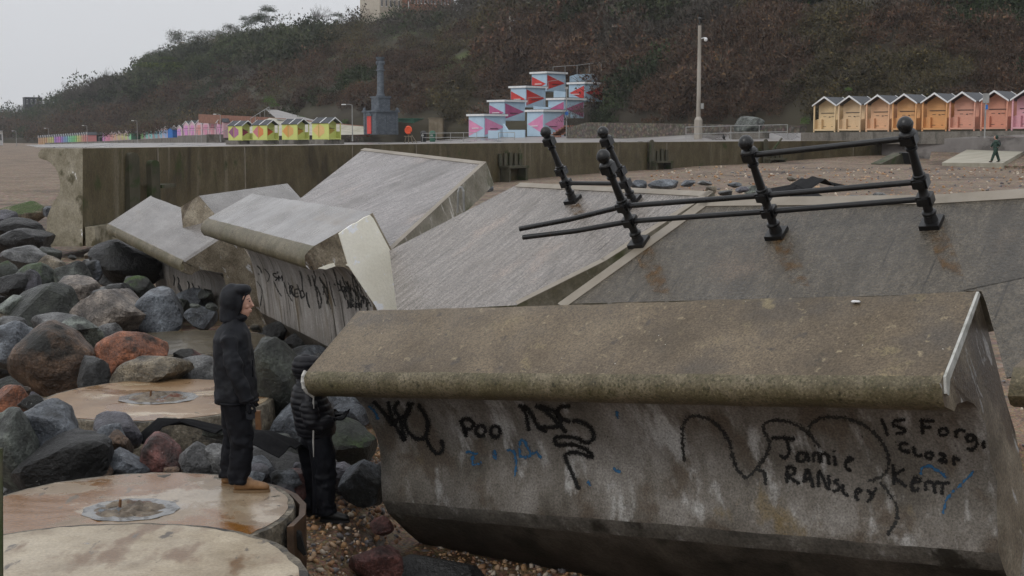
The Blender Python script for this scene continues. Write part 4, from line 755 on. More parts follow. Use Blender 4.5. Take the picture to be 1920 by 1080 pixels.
# black felt sheeting
def felt(pts3, label, w, th=.012, roll=0, seed=1):
    mb = MB(); n = 14; V = []; pts = [np.array(p) for p in pts3]; m = len(pts)
    for i in range(m):
        for k in range(n):
            u = k/(n-1)-.5; t = nrm(pts[min(i+1, m-1)]-pts[max(i-1, 0)]); s_ = nrm(np.cross([0, 0, 1], t)); q = pts[i]+s_*u*w+V3(0, 0, .5*w*(.25-u*u)*roll+.05*noise.noise(Vector((i*.7, k*.35, seed)))); V.append(q)
    mb.add(V, [(i*n+k, i*n+k+1, (i+1)*n+k+1, (i+1)*n+k) for i in range(m-1) for k in range(n-1)])
    V2 = [np.array(v)-V3(0, 0, th) for v in mb.v]; o = len(V2); fs = list(mb.f); mb.add(V2, [f[::-1] for f in fs])
    b = [k for k in range(n-1)]; mb.add([], [])
    for k in range(n-1): mb.f.append((k, k+1, o+k+1, o+k)); mb.mi.append(0); a = (m-1)*n; mb.f.append((a+k, a+k+1, o+a+k+1, o+a+k)); mb.mi.append(0)
    for i in range(m-1):
        for e in (0, n-1): mb.f.append((i*n+e, (i+1)*n+e, o+(i+1)*n+e, o+i*n+e)); mb.mi.append(0)
    return solo('felt_sheet', mb, 'felt', label, 'felt sheet', 'torn black sheeting', smooth=60)
felt([P(470, 822, 14.0), P(500, 822, 13.8), P(530, 838, 13.7), P(552, 850, 13.6)], 'curled black felt sheet hanging between the two people', .42, roll=1.4)
felt([P(262, 830, 14.4), P(300, 792, 14.6), P(350, 790, 14.6), P(420, 806, 14.4)], 'torn black felt heap behind the dark red boulder', .3, roll=.3, seed=4)
felt([P(1362, 392, 21), P(1400, 372, 22), P(1430, 368, 23)], 'flat black sheet lying left of the middle railing post', .5, roll=.6, seed=6)
felt([P(1432, 385, 22), P(1450, 362, 23), P(1490, 354, 24), P(1512, 366, 23), P(1520, 386, 22)], 'bulging black sheet between the middle and right posts', .55, roll=.9, seed=8)
felt([P(1490, 356, 31), P(1524, 336, 33), P(1560, 348, 34), P(1590, 353, 33)], 'pointed black sheet draped on the shingle behind the rails', .6, roll=.7, seed=3)
# rusty trench sheet and broken bolt beside the cap
def bar(name, pts, r, mat, label, cat): mb = MB(); mb.tube([P(*p) for p in pts], r, 4); return solo(name, mb, mat, label, cat)
mb = MB(); a = [V3(-3.18+1.4*cos(q), 11.3+1.4*sin(q), .66) for q in (1.0, .75, .5, .25, 0, -.25)]
for i in range(5): mb.poly([a[i], a[i+1], a[i+1]+V3(.05, .03, 0), a[i]+V3(.05, .03, 0)], V3(0, 0, -.5))
solo('rusty_edging', mb, 'rustdark', 'rusty brown steel edging curving round the wet concrete disc', 'metal edging')
bar('timber_stake', [(541, 985, 11.25), (552, 1064, 11.2)], .055, 'rust', 'short brown stake leaning against the cap near the bottom', 'stake')
bar('splintered_board', [(540, 982, 11.1), (556, 1005, 11.1), (572, 1040, 11.1)], [.03, .06, .02], 'black', 'black splintered board hanging beside the brown stake', 'board')
bar('rusty_bar', [(483, 770, 14.6), (485, 800, 14.6), (484, 832, 14.6)], .04, 'rust', 'upright rusty bar behind the standing man', 'metal bar')
bar('timber_post', [(1, 840, 6.3), (2, 1130, 6.3)], .012, 'timber', 'thin greenish post cut off by the left edge', 'post')
mb = MB(); mb.tube([P(862, 352, 19.6), P(866, 351, 19.5), P(869, 358, 19.5), P(870, 395, 19.6)], .018, 6); mb.tube([P(862, 352, 19.6), P(859, 360, 19.6), P(858, 398, 19.7)], .018, 6)
solo('hanging_bar', mb, 'galv', 'thin bent grey bar hooked over the side of the raised ribbed slab', 'metal bar')
mb = MB(); q = hit(1605, 558, OA, capA)+capA*.012; mb.ell(q, (.028, .02, .012), 6); mb.ell(q+V3(.02, -.02, .002), (.022, .016, .01), 6); mb.v = [(x-.02, y-.05, z-.035) for x, y, z in mb.v]; solo('shell', mb, 'pole_white', 'tiny white shell lying on top of the nearest block near its back edge', 'shell', smooth=True)
# pebbles on the shingle between the people and the near block
V0, F0 = ICO[1]; NP = 9000; Vs = []; Fs = []; Cs = []
pal = [(.3, .17, .09), (.4, .27, .17), (.22, .12, .07), (.16, .15, .15), (.45, .38, .3), (.26, .19, .14), (.33, .2, .1), (.1, .09, .09)]
cnt = 0
for k in range(NP):
    if k < 7000: x = random.uniform(-2.4, 1.8); y = random.uniform(9.6, 17.5); r = random.choice([.012, .016, .02, .028, .04])*random.uniform(.7, 1.2)
    else: y = 15+75*random.random()**1.2; x = y*random.uniform(.1, .42); r = random.uniform(.02, .05)*(y/22)**.6; 
    if k >= 7000 and y < 17: continue
    rot = RNG.normal(size=(3, 3)); q_, _ = np.linalg.qr(rot); v = (V0*[1.2, .9, .6])@q_*r*(1+.15*RNG.normal(size=(len(V0), 1))); z = zg(x, y)+r*.15
    Vs.append(v+[x, y, z]); Fs.append(np.array(F0)+cnt); cnt += len(V0); Cs += [pal[random.randrange(8)]]*len(F0)
def bigmesh(name, V, Fc, C, mat, kind, loc=None, label=None, cat=None, group=None, n=3, parent=None):
    V = np.asarray(V, float); Fc = np.asarray(Fc); O = np.array([V[:, 0].mean(), V[:, 1].mean(), V[:, 2].min()]) if parent is None else np.array(parent.location)
    me = bpy.data.meshes.new(name); me.vertices.add(len(V)); me.vertices.foreach_set('co', (V-O).ravel()); k = Fc.shape[1]
    me.loops.add(Fc.size); me.loops.foreach_set('vertex_index', Fc.ravel()); me.polygons.add(len(Fc)); me.polygons.foreach_set('loop_start', np.arange(len(Fc))*k); me.update()
    at = me.attributes.new('leafcol', 'FLOAT_COLOR', 'FACE'); c = np.ones((len(Fc), 4)); c[:, :3] = C; at.data.foreach_set('color', c.ravel())
    me.materials.append(MATS[mat]); me.validate(); o = bpy.data.objects.new(name, me); COL.objects.link(o)
    if parent is None: o.location = O
    else: o.parent = parent
    return tag(o, label, cat, group, kind)
bigmesh('loose_pebbles', np.concatenate(Vs), np.concatenate(Fs), np.array(Cs), 'pebblecol', 'stuff', label='loose wet brown and grey pebbles', cat='pebbles')
# ------------------------------------------------ people
def remesh(mb, vox, smooth=4, disp=None):
    me = bpy.data.meshes.new('t'); me.from_pydata(mb.v, [], mb.f); bm = bmesh.new(); bm.from_mesh(me); bmesh.ops.recalc_face_normals(bm, faces=bm.faces); bm.to_mesh(me); bm.free()
    o = bpy.data.objects.new('t', me); COL.objects.link(o); m = o.modifiers.new('r', 'REMESH'); m.mode = 'VOXEL'; m.voxel_size = vox
    if smooth: s_ = o.modifiers.new('s', 'SMOOTH'); s_.iterations = smooth; s_.factor = .5
    ev = o.evaluated_get(bpy.context.evaluated_depsgraph_get()); me2 = bpy.data.meshes.new_from_object(ev)
    out = MB(); V = [v.co.copy() for v in me2.vertices]
    if disp: V = [v+n_.normal*disp(v, n_.normal) for v, n_ in zip(V, me2.vertices)]
    out.add([v[:] for v in V], [tuple(p.vertices) for p in me2.polygons]); bpy.data.objects.remove(o); return out
def folds(amp, sx=9, sz=16):
    def f(v, n): return amp*(1.2*noise.noise(Vector((v.x*sx+v.z*5, v.y*sx, v.z*sz*.45-v.x*5)))+.5*noise.noise(Vector((v.x*sx*2-v.z*9, v.y*sx*2, v.z*sz+v.x*12+4))))
    return f
def erings(mb, L, n=24, p=2.3):
    R = []
    for z, cx, cy, rx, ry in L:
        R.append([(cx+rx*np.sign(cos(a))*abs(cos(a))**(2/p), cy+ry*np.sign(sin(a))*abs(sin(a))**(2/p), z) for a in [2*pi*k/n for k in range(n)]])
    return mb.rings(R)
def lp(par, name, mb, mat, smooth=True, label=None): return part(name, mb, mat, par, smooth=smooth, world=False, label=label)
def hand(mb, w, d, s=1., side=1, curl=.5):
    """relaxed hand hanging from wrist w along direction d"""
    d = nrm(d); fx = nrm(V3(1, 0, 0)-d*d[0]); sd_ = np.cross(d, fx); w = np.array(w)
    mb.tube([w-d*.03, w, w+d*.045*s, w+d*.085*s], [.027*s, .026*s, .034*s, .03*s], 8, sq=.55)
    for k, (o, l) in enumerate(((.032, .07), (.011, .08), (-.011, .075), (-.03, .06))):
        b = w+d*.08*s+fx*o*s*.95; c = b+d*l*.45*s+sd_*side*.008*curl*4; e = c+d*l*.4*s*(1-curl*.4)+sd_*side*.03*curl*2; mb.tube([b-d*.015, b, c, e], [.011*s, .0105*s, .0095*s, .007*s], 7)
    t0 = w+fx*.025*s+d*.02*s; mb.tube([t0, t0+fx*.02*s+d*.035*s, t0+fx*.022*s+d*.07*s+sd_*side*.01], [.013*s, .0115*s, .009*s], 7)
def head(mb, c, s=1., R=None):
    """head facing +x; c = centre"""
    h = MB(); h.ell((0, 0, .015), (.098, .076, .105), 12); h.ell((.03, 0, -.055), (.062, .055, .06), 10); h.ell((.052, 0, -.095), (.028, .03, .022), 8)
    h.ell((.072, 0, .035), (.022, .052, .014), 8); h.tube([(.088, 0, .03), (.1, 0, .0), (.112, 0, -.022), (.096, 0, -.034)], [.009, .011, .014, .01], 8)
    h.ell((.09, 0, -.056), (.013, .024, .007), 8); h.ell((.087, 0, -.07), (.013, .021, .007), 8); h.ell((.06, .038, -.02), (.026, .02, .022), 8); h.ell((.06, -.038, -.02), (.026, .02, .022), 8)
    for sy in (-1, 1): h.ell((-.005, sy*.078, -.01), (.018, .009, .03), 6)
    h.tube([(-.02, 0, -.06), (-.03, 0, -.16)], [.055, .06], 12)
    for v in h.v:
        p = np.array(v)*s
        if R is not None: p = R@p
        mb.v.append(tuple(p+np.array(c)))
    o = len(mb.v)-len(h.v); mb.f += [tuple(o+i for i in f) for f in h.f]; mb.mi += [0]*len(h.f)
def glove(o, z):
    for p in o.data.polygons:
        if p.center.z < z: p.material_index = 1
# the standing man: hooded, seen from his right side
PX = P(447, 925, 12.0); PX = np.array([PX[0], 12.0, .703])
man = thing('person', PX, 'tall man in a black hooded waterproof and tan boots standing on the wet concrete disc', 'person')
b = MB(); head(b, (.05, 0, 1.655), 1.02); b.tube([(.0, 0, 1.5), (-.01, 0, 1.35), (-.01, 0, .9)], [.06, .13, .13], 12)
b.tube([(-.02, -.16, 1.38), (.03, -.25, 1.1), (.13, -.25, .84)], [.05, .042, .028], 8); b.tube([(-.02, .16, 1.38), (.0, .25, 1.1), (.07, .25, .84)], [.05, .042, .028], 8)
hand(b, (.145, -.25, .825), (.25, 0, -1), 1.05, 1); hand(b, (.08, .25, .825), (.2, 0, -1), 1.05, -1)
b.tube([(.0, -.09, .95), (.05, -.1, .5), (.04, -.1, .08)], [.09, .06, .045], 8); b.tube([(-.04, .1, .95), (-.05, .1, .5), (-.08, .12, .08)], [.09, .06, .045], 8)
bd = lp(man, 'body', remesh(b, .0055, 2), ['skin', 'trouser']); glove(bd, .9)
mb = MB()
for sy in (-1, 1): mb.ell((.133, sy*.028, 1.675), (.008, .009, .006), 6)
mb2 = mb; e = lp(man, 'eyes', MB().ell((.1385, -.029, 1.679), (.008, .012, .006), 6), 'black'); e = lp(man, 'eyes', MB().ell((.1385, .029, 1.679), (.008, .012, .006), 6), 'black')
lp(man, 'eyebrow', MB().tube([(.138, -.012, 1.697), (.134, -.035, 1.7), (.118, -.052, 1.694)], [.004, .005, .003], 6), 'bark')
j = MB(); erings(j, [(.80, .0, 0, .175, .225), (.83, .0, 0, .185, .23), (.95, -.005, 0, .18, .22), (1.1, -.012, 0, .172, .215), (1.25, -.02, 0, .168, .22), (1.36, -.025, 0, .155, .215), (1.43, -.02, 0, .125, .17), (1.49, -.005, 0, .09, .11), (1.54, .0, 0, .075, .085)])
j.tube([(-.02, -.15, 1.385), (-.01, -.215, 1.36), (.03, -.262, 1.18), (.06, -.268, 1.06), (.11, -.26, .94), (.138, -.252, .845)], [.07, .085, .076, .07, .064, .055], 14)
j.tube([(-.02, .15, 1.385), (-.01, .215, 1.36), (.01, .262, 1.18), (.03, .268, 1.06), (.06, .26, .94), (.075, .252, .845)], [.07, .085, .076, .07, .064, .055], 14)
j.tube([(.13, -.253, .875), (.14, -.252, .84)], [.06, .06], 14)
def jf(v, n):
    a = folds(.010)(v, n)*(1.25 if v.y < -.19 else 1)+.004*noise.noise(Vector((v.x*30, v.y*30, v.z*34)))*(1 if v.z < 1.3 else .4)
    if v.z < .86: a += .004*sin(v.x*40)
    return a
jk = lp(man, 'jacket', remesh(j, .011, 3, jf), 'cloth')
mb = MB(); mb.tube([(.162, -.07, 1.02), (.165, -.07, 1.17)], [.008, .008], 4); mb.poly([(.02, -.2255, .93), (.14, -.2, .97), (.14, -.2, .985), (.02, -.2255, .945)], (0, -.012, 0)); lp(jk, 'pocket_flap', mb, 'trouser'); lp(jk, 'hem', MB().rings([[(cx_+.188*cos(a), .233*sin(a), z) for a in [2*pi*k/28 for k in range(28)]] for z, cx_ in ((.79, 0), (.812, 0))]), 'trouser'); lp(jk, 'cuff', MB().tube([(.137, -.253, .862), (.142, -.252, .838)], [.064, .062], 14), 'trouser')
h = MB(); h.ell((-.01, 0, 1.685), (.122, .115, .148), 14); h.ell((.06, 0, 1.775), (.09, .095, .055), 12); h.tube([(-.03, 0, 1.62), (-.03, 0, 1.5)], [.1, .1], 14); h.ell((.03, 0, 1.54), (.085, .08, .055), 10)
h.ell((.045, -.075, 1.66), (.045, .022, .1), 10); h.ell((.045, .075, 1.66), (.045, .022, .1), 10)
lp(jk, 'hood', remesh(h, .009, 3, folds(.006, 12, 22)), 'cloth')
lp(jk, 'hood_brim', MB().tube([(.06, -.088, 1.58), (.085, -.09, 1.66), (.12, -.075, 1.745), (.142, 0, 1.775), (.12, .075, 1.745), (.085, .09, 1.66), (.06, .088, 1.58)], [.008]*7, 8), 'trouser')
t = MB(); erings(t, [(.78, .0, 0, .16, .185), (.9, 0, 0, .15, .18), (.98, 0, 0, .13, .16)])
t.tube([(-.0, -.095, .86), (.035, -.1, .68), (.06, -.1, .49), (.05, -.1, .3), (.03, -.1, .18), (.025, -.1, .085)], [.13, .118, .105, .1, .095, .095], 16)
t.tube([(-.03, .1, .86), (-.045, .1, .68), (-.05, .1, .49), (-.07, .11, .3), (-.09, .12, .18), (-.095, .12, .085)], [.125, .115, .1, .095, .09, .09], 16)
def tf(v, n):
    z = v.z; k = exp(-((z-.45)/.12)**2)+exp(-((z-.1)/.12)**2)*1.3+.35; return .011*k*(noise.noise(Vector((v.x*11+z*5, v.y*11, z*13-v.x*9)))+.5*noise.noise(Vector((v.x*22-z*9, v.y*22, z*26+v.x*20))))*1.4
lp(man, 'trousers', remesh(t, .010, 2, tf), 'trouser')
def boot(par, c, ang, mat, solem, s=1.):
    R = np.array([[cos(ang), -sin(ang), 0], [sin(ang), cos(ang), 0], [0, 0, 1]]); c = np.array(c); u = MB()
    L = [(-.06, .033, .075), (-.05, .045, .1), (0, .052, .11), (.06, .05, .105), (.12, .05, .085), (.18, .052, .07), (.225, .046, .058), (.25, .03, .036)]
    rg_ = []
    for x, w_, h_ in L: rg_.append([R@np.array([x, w_*cos(a), .022+h_*.5+h_*.55*sin(a)])*s+c for a in [2*pi*k/14 for k in range(14)]])
    u.rings(rg_); u.tube([R@V3(-.01, 0, .05)*s+c, R@V3(-.015, 0, .14)*s+c], [.052*s, .055*s], 12)
    o = lp(par, 'boot', remesh(u, .008, 3), mat)
    q = MB(); pts = []
    for k in range(24):
        a = 2*pi*k/24; x = .095+.165*cos(a); w_ = .052*(1+.12*cos(a)-.1*cos(2*a)); pts.append(R@V3(x, w_*np.sign(sin(a))*abs(sin(a))**.7, 0)*s+c)
    q.poly(pts, V3(0, 0, .026*s)); lp(o, 'sole', q, solem, smooth=40)
boot(man, (.045, -.1, .0), .05, 'tanboot', 'sole', .98); boot(man, (-.115, .13, .0), -.1, 'tanboot', 'sole', .93)
# the person in the quilted coat, partly behind the lip of the near block
Q0 = P(596, 966, 13.8); Q0 = np.array([Q0[0], 13.8, zg(Q0[0], 13.8)+.01])
p2 = thing('person', Q0, 'person in a quilted hooded coat half hidden by the lip of the near block', 'person')
b = MB(); head(b, (-.11, -.0, 1.55), 1.); b.tube([(.0, 0, 1.38), (-.02, 0, 1.2), (0, 0, .8)], [.06, .13, .12], 12)
for sy in (-1, 1):
    b.tube([(-.02, sy*.15, 1.28), (.02, sy*.24, 1.02), (.2, sy*.12, 1.05)], [.05, .042, .028], 8); hand(b, (.2, sy*.1, 1.05), (1, -sy*.4, .1), 1, sy, .7); b.tube([(.0, sy*.09, .9), (.02, sy*.1, .5), (.0, sy*.11, .08)], [.09, .06, .045], 8)
glove(lp(p2, 'body', remesh(b, .0075, 2), ['skin', 'trouser']), 1.3)
j = MB(); erings(j, [(.88, .0, 0, .19, .22), (.96, -.01, 0, .2, .235), (1.1, -.03, 0, .2, .235), (1.22, -.07, 0, .185, .23), (1.34, -.08, 0, .15, .19), (1.43, -.08, 0, .1, .11)])
for sy in (-1, 1): j.tube([(-.04, sy*.16, 1.3), (-.04, sy*.24, 1.2), (.0, sy*.27, 1.04), (.06, sy*.25, 1.0), (.17, sy*.16, 1.04)], [.07, .09, .085, .078, .06], 14)
def quilt(v, n): return .012*abs(sin(v.z*pi/.06+v.x*2))**.5-.006+.005*noise.noise(Vector((v.x*14, v.y*14, v.z*20)))
jk = lp(p2, 'quilted_coat', remesh(j, .010, 2, quilt), 'clothpuff')
h = MB(); h.ell((-.105, -.01, 1.56), (.135, .118, .135), 12); h.tube([(-.1, 0, 1.5), (-.07, 0, 1.33)], [.1, .13], 12); h.ell((-.04, -.0, 1.58), (.095, .1, .1), 10)
lp(jk, 'hood', remesh(h, .009, 2, quilt), 'clothpuff')
t = MB(); erings(t, [(.82, .0, 0, .155, .18), (.98, 0, 0, .15, .18)])
for sy, dx in ((-1, .09), (1, -.09)): t.tube([(dx*.3, sy*.095, .86), (dx, sy*.1, .68), (dx+.01, sy*.1, .49), (dx, sy*.11, .25), (dx*1.2, sy*.115, .07)], [.13, .12, .105, .1, .1], 16)
lp(p2, 'trousers', remesh(t, .011, 2, tf), 'trouser'); boot(p2, (.1, -.12, 0), -.15, 'black', 'black', .95); boot(p2, (-.11, .12, 0), -.4, 'black', 'black', .95)
# two small figures further away
def small_person(loc, label, coat, legs, stride, flip, pack=None, s=1.):
    p = thing('person', loc, label, 'person'); f = -1 if flip else 1
    b = MB(); head(b, (.04*f, 0, 1.6), 1., None if not flip else np.diag([-1., 1, 1])); b.tube([(.0, 0, 1.45), (0, 0, .9)], [.06, .1], 10)
    A = ((-1, stride), (1, -stride))
    for sy, st in A:
        b.tube([(0, sy*.09, .9), (st*.5*f, sy*.09, .48), (st*f, sy*.09, .06)], [.09, .06, .04], 8); b.tube([(0, sy*.18, 1.38), (-st*.6*f-.02*f, sy*.24, 1.12), (-st*.5*f+.12*f, sy*.22, .95)], [.05, .045, .03], 8)
    lp(p, 'body', remesh(b, .016, 1), 'skin')
    c = MB(); erings(c, [(.78, 0, 0, .15, .19), (1.1, 0, 0, .15, .2), (1.35, 0, 0, .14, .21), (1.45, 0, 0, .08, .1)])
    for sy, st in A: c.tube([(0, sy*.16, 1.36), (-st*.6*f-.02*f, sy*.25, 1.12), (-st*.5*f+.1*f, sy*.23, .98)], [.085, .075, .06], 10)
    cc = lp(p, 'coat', remesh(c, .018, 2, folds(.012)), coat); lp(cc, 'hood', MB().ell((-.02*f, 0, 1.62), (.12, .12, .14), 10), coat)
    t = MB(); t.ell((0, 0, .86), (.15, .18, .12), 8)
    for sy, st in A: t.tube([(0, sy*.09, .88), (st*.5*f, sy*.09, .48), (st*f, sy*.09, .1)], [.13, .1, .08], 10)
    lp(p, 'trousers', remesh(t, .018, 2, tf), legs)
    for sy, st in A: q = MB(); q.ell((st*f+.05*f, sy*.09, .045), (.13, .05, .045), 8); lp(p, 'shoe', q, 'black')
    if pack:
        q = MB(); q.ell((-.2*f, -.02, 1.22), (.11, .15, .22), 10); k = lp(p, 'backpack', q, pack); lp(k, 'pocket', MB().ell((-.3*f, -.06, 1.15), (.02, .06, .09), 8), 'galv')
    return p
rp = hit(1866, 304.5, OR, nR); small_person(rp, 'person in dark green hooded top with a backpack striding left on the beach ramp', 'green_cloth', 'green_cloth', .28, True, 'black')
pp = P(738, 268, 212); small_person(pp, 'distant person in a dark coat and blue jeans standing on the promenade', 'cloth', 'denim', .1, True)
# ------------------------------------------------ beach huts
def quadbox(mb, x0, x1, y0, y1, z0, z1, mi=None): return mb.box(((x0+x1)/2, (y0+y1)/2, (z0+z1)/2), (x1-x0, y1-y0, z1-z0), mi=mi)
def gable(mb, x0, x1, y0, y1, z0, ze, zr, mi=None):
    xm = (x0+x1)/2; return mb.add([(x0, y0, z0), (x1, y0, z0), (x1, y0, ze), (xm, y0, zr), (x0, y0, ze), (x0, y1, z0), (x1, y1, z0), (x1, y1, ze), (xm, y1, zr), (x0, y1, ze)],
        [(0, 1, 2, 3, 4), (9, 8, 7, 6, 5), (0, 5, 6, 1), (1, 6, 7, 2), (2, 7, 8, 3), (3, 8, 9, 4), (4, 9, 5, 0)], mi)
def roofmb(x0, x1, y0, y1, ze, zr, th=.05, ov=.12):
    xm = (x0+x1)/2; sl = (zr-ze)/(xm-x0); mb = MB(); e = ze-ov*sl
    for s_ in (0, 1):
        a = x0-ov if s_ == 0 else x1+ov
        mb.poly([(a, y0, e+.01), (xm, y0, zr+.01), (xm, y1, zr+.01), (a, y1, e+.01)], (0, 0, th))
    return mb
def barge(x0, x1, y, ze, zr, w=.11, ov=.14):
    xm = (x0+x1)/2; sl = (zr-ze)/(xm-x0); e = ze-ov*sl; mb = MB()
    mb.poly([(x0-ov, y, e-.04), (xm, y, zr-.04), (x1+ov, y, e-.04), (x1+ov, y, e-.04+w), (xm, y, zr-.04+w+.03), (x0-ov, y, e-.04+w)], (0, -.04, 0)); return mb
def porch_hut(loc, rz, label, group, dbl=False):
    """front faces local -y; origin at the front centre of the floor"""
    t = thing('beach_hut', loc, label, 'beach hut', group, rz); w = .92
    D0, D1 = .75, 2.75
    m = MB(); gable(m, -w, w, D0, D1, .12, 2.0, 2.58); wl_ = part('wall', m, 'paint', t, world=False)
    m = MB(); quadbox(m, -w-.02, w+.02, 0, D1, 0, .118); part('floor', m, 'paint', t, world=False)
    m = roofmb(-w, w, -.08, D1+.08, 2.02, 2.6); rf = part('roof', m, 'slate', t, world=False)
    m = barge(-w, w, -.085, 2.02, 2.6); part('bargeboard', m, 'trim', rf, world=False); m = barge(-w, w, D1+.13, 2.02, 2.6); part('bargeboard', m, 'trim', rf, world=False)
    for s_ in (-1, 1):
        m = MB(); quadbox(m, s_*w-.05, s_*w+.05, .0, .1, -.12, 2.02); part('porch_post', m, 'paint', t, world=False)
        m = MB(); quadbox(m, s_*w-.02, s_*w+.02, .1, D0-.005, .12, .85)
        for k in range(5): m.box((s_*w, .18+k*.12, .5), (.055, .03, .7))
        part('side_panel', m, 'paint', t, world=False)
        m = MB(); quadbox(m, min(s_*w*.98, s_*w*.55), max(s_*w*.98, s_*w*.55), D0-.3, D0-.005, .12, .9); part('seat_box', m, 'paint', t, world=False)
    m = MB(); quadbox(m, -w*.52, w*.52, D0-.03, D0-.004, .14, 1.98)
    for k in (-1, 0, 1): quadbox(m, k*.16-.006, k*.16+.006, D0-.034, D0-.03, .14, 1.98)
    d = part('door', m, 'paint', t, world=False)
    m = MB(); quadbox(m, -.68, .66, D0-.075, D0-.045, 1.36, 1.41); part('strap_bar', m, 'darkmetal', d, world=False)
    for z in (1.1, .32):
        for s_ in (-1, 1): m = MB(); quadbox(m, s_*.36-.13, s_*.36+.13, D0-.05, D0-.036, z-.015, z+.02); part('hinge', m, 'darkmetal', d, world=False)
    m = MB(); m.box((.08, D0-.06, 1.08), (.14, .03, .06)); part('handle', m, 'darkmetal', d, world=False)
    return t
cr, or_, pk_ = (.78, .6, .36), (.78, .42, .16), (.68, .3, .3)
RH = [(1525, 247.4, 111, (.74, .56, .33), 'cream yellow'), (1571, 247, 109, (.72, .53, .33), 'cream beige'), (1623, 246.5, 107, (.74, .46, .28), 'pale peach'), (1672, 246, 105, (.72, .4, .18), 'light orange'), (1728, 245.5, 103, (.72, .38, .16), 'deeper orange'), (1779, 245, 101, (.7, .37, .27), 'salmon pink'), (1838, 244.5, 98.5, (.68, .32, .22), 'coral'), (1896, 244, 96, (.7, .38, .42), 'pale pink')]
proto = None; ords = ['leftmost of the right row', 'second in the right row', 'third in the right row', 'behind the tallest railing ball', 'fifth in the right row', 'left of the sign pole', 'right of the sign pole', 'cut off by the right edge']
ra = radians(-42)
for i, (px, py, d, c, nm) in enumerate(RH):
    loc = P(px, py, d)+V3(cos(ra), sin(ra), 0)*.95; loc[2] += .1
    lab = f'{nm} porch beach hut, {ords[i]}'
    if proto is None: proto = porch_hut(loc, ra, lab, 'pastel porch huts on the right'); h = proto
    else: h = copy_tree(proto); h.location = loc; h['label'] = lab
    paint(h, lambda n, c=c: c if n in ('wall', 'floor', 'porch_post', 'side_panel', 'seat_box', 'door') else None)
# low plinth wall under the right hand huts
mb = MB(); a = P(1500, 248.5, 112.5); b = P(2100, 244, 88); o_ = nrm((b-a)*V3(1, 1, 0)); f_ = V3(o_[1], -o_[0], 0); mb.poly([a-f_*.1, b-f_*.1, b+f_*6*-1, a-f_*6], V3(0, 0, -.9)); solo('concrete_plinth', mb, 'concrete', 'low concrete plinth under the right hand row of porch huts', 'plinth')
# four yellow porch huts with diamonds
YC = (.62, .66, .2)
def diamond_hut(loc, rz, label, cs):
    t = thing('beach_hut', loc, label, 'beach hut', 'yellow huts with painted diamonds', rz); w = .95; D0, D1 = .85, 3.3
    m = MB(); gable(m, -w, w, D0, D1, .1, 2.0, 2.62); part('wall', m, 'paint', t, world=False, col=YC)
    m = MB(); quadbox(m, -w, w, 0, D1, -.05, .098); part('floor', m, 'paint', t, world=False, col=YC)
    m = roofmb(-w, w, -.1, D1+.1, 2.02, 2.64); rf = part('roof', m, 'slate', t, world=False)
    for y in (-.105, D1+.14): part('bargeboard', barge(-w, w, y, 2.02, 2.64), 'trim', rf, world=False)
    m = MB(); 
    for s_ in (-1, 1): m.poly([(0, 1.55, 2.66+.035), (s_*(w+.13), 1.55, 2.02-.08+.06), (s_*(w+.13), 1.7, 2.02-.08+.06), (0, 1.7, 2.66+.035)], (0, 0, .03))
    part('ridge_band', m, 'trim', rf, world=False)
    for s_ in (-1, 1): m = MB(); quadbox(m, s_*w-.05, s_*w+.05, 0, .1, -.1, 2.04); part('porch_post', m, 'paint', t, world=False, col=YC)
    for s_ in (-1, 1): m = MB(); quadbox(m, s_*w-.02, s_*w+.02, .1, D0, .1, .95 if s_ > 0 else 2.0); part('side_panel', m, 'paint', t, world=False, col=YC)
    m = MB(); quadbox(m, -w*.5, w*.5, D0-.03, D0-.004, .12, 1.95); d = part('door', m, 'paint', t, world=False, col=YC)
    ym = (D0+D1)/2-.1; z0, z1, zm = .25, 1.9, 1.08
    m = MB(); m.add([(-w-.012, ym+.08, z0), (-w-.012, ym+.08, z1), (-w-.012, D1-.05, zm)], [(0, 1, 2)]); part('painted_triangle', m, 'paint', t, world=False, col=cs[0])
    m = MB(); m.add([(-w-.012, ym-.08, z0), (-w-.012, ym-.08, z1), (-w-.012, .15, zm)], [(0, 1, 2)]); part('painted_triangle', m, 'paint', t, world=False, col=cs[1])
    m = MB(); m.add([(-w*.85, D0-.045, z0), (-w*.85, D0-.045, z1), (w*.75, D0-.045, zm)], [(0, 1, 2)]); part('painted_triangle', m, 'paint', t, world=False, col=cs[2])
    m = MB(); quadbox(m, -w-.03, -w-.012, ym-.05, ym+.05, .1, 2.0); part('corner_strip', m, 'paint', t, world=False, col=(.5, .42, .08))
    m = MB(); quadbox(m, -.55, .6, D0-.08, D0-.05, 1.3, 1.36); part('strap_bar', m, 'darkmetal', d, world=False)
    return t
for px, py, d, nm, cs in ((452, 264, 196, 'purple and dark red', ((.28, .1, .2), (.42, .16, .3), (.3, .03, .08))), (499, 263.6, 190, 'pink and orange', ((.6, .2, .22), (.7, .25, .08), (.65, .13, .03))), (556, 263, 183, 'orange and ochre', ((.72, .35, .1), (.7, .4, .14), (.55, .28, .04))), (615, 262.4, 175, 'pale orange and olive', ((.75, .5, .2), (.75, .48, .2), (.5, .36, .08)))):
    loc = P(px+13, py, d)+V3(0, 0, .12); diamond_hut(loc, radians(47), f'yellow hut with {nm} diamonds painted on its side', cs)
    mb = MB(); mb.box(loc+V3(-1.2, 1.3, -.35), (3.2, 3.0, .6), Rxyz(0, 0, radians(47))); solo('concrete_plinth', mb, 'concrete', f'concrete base under the yellow hut with {nm} diamonds', 'plinth')
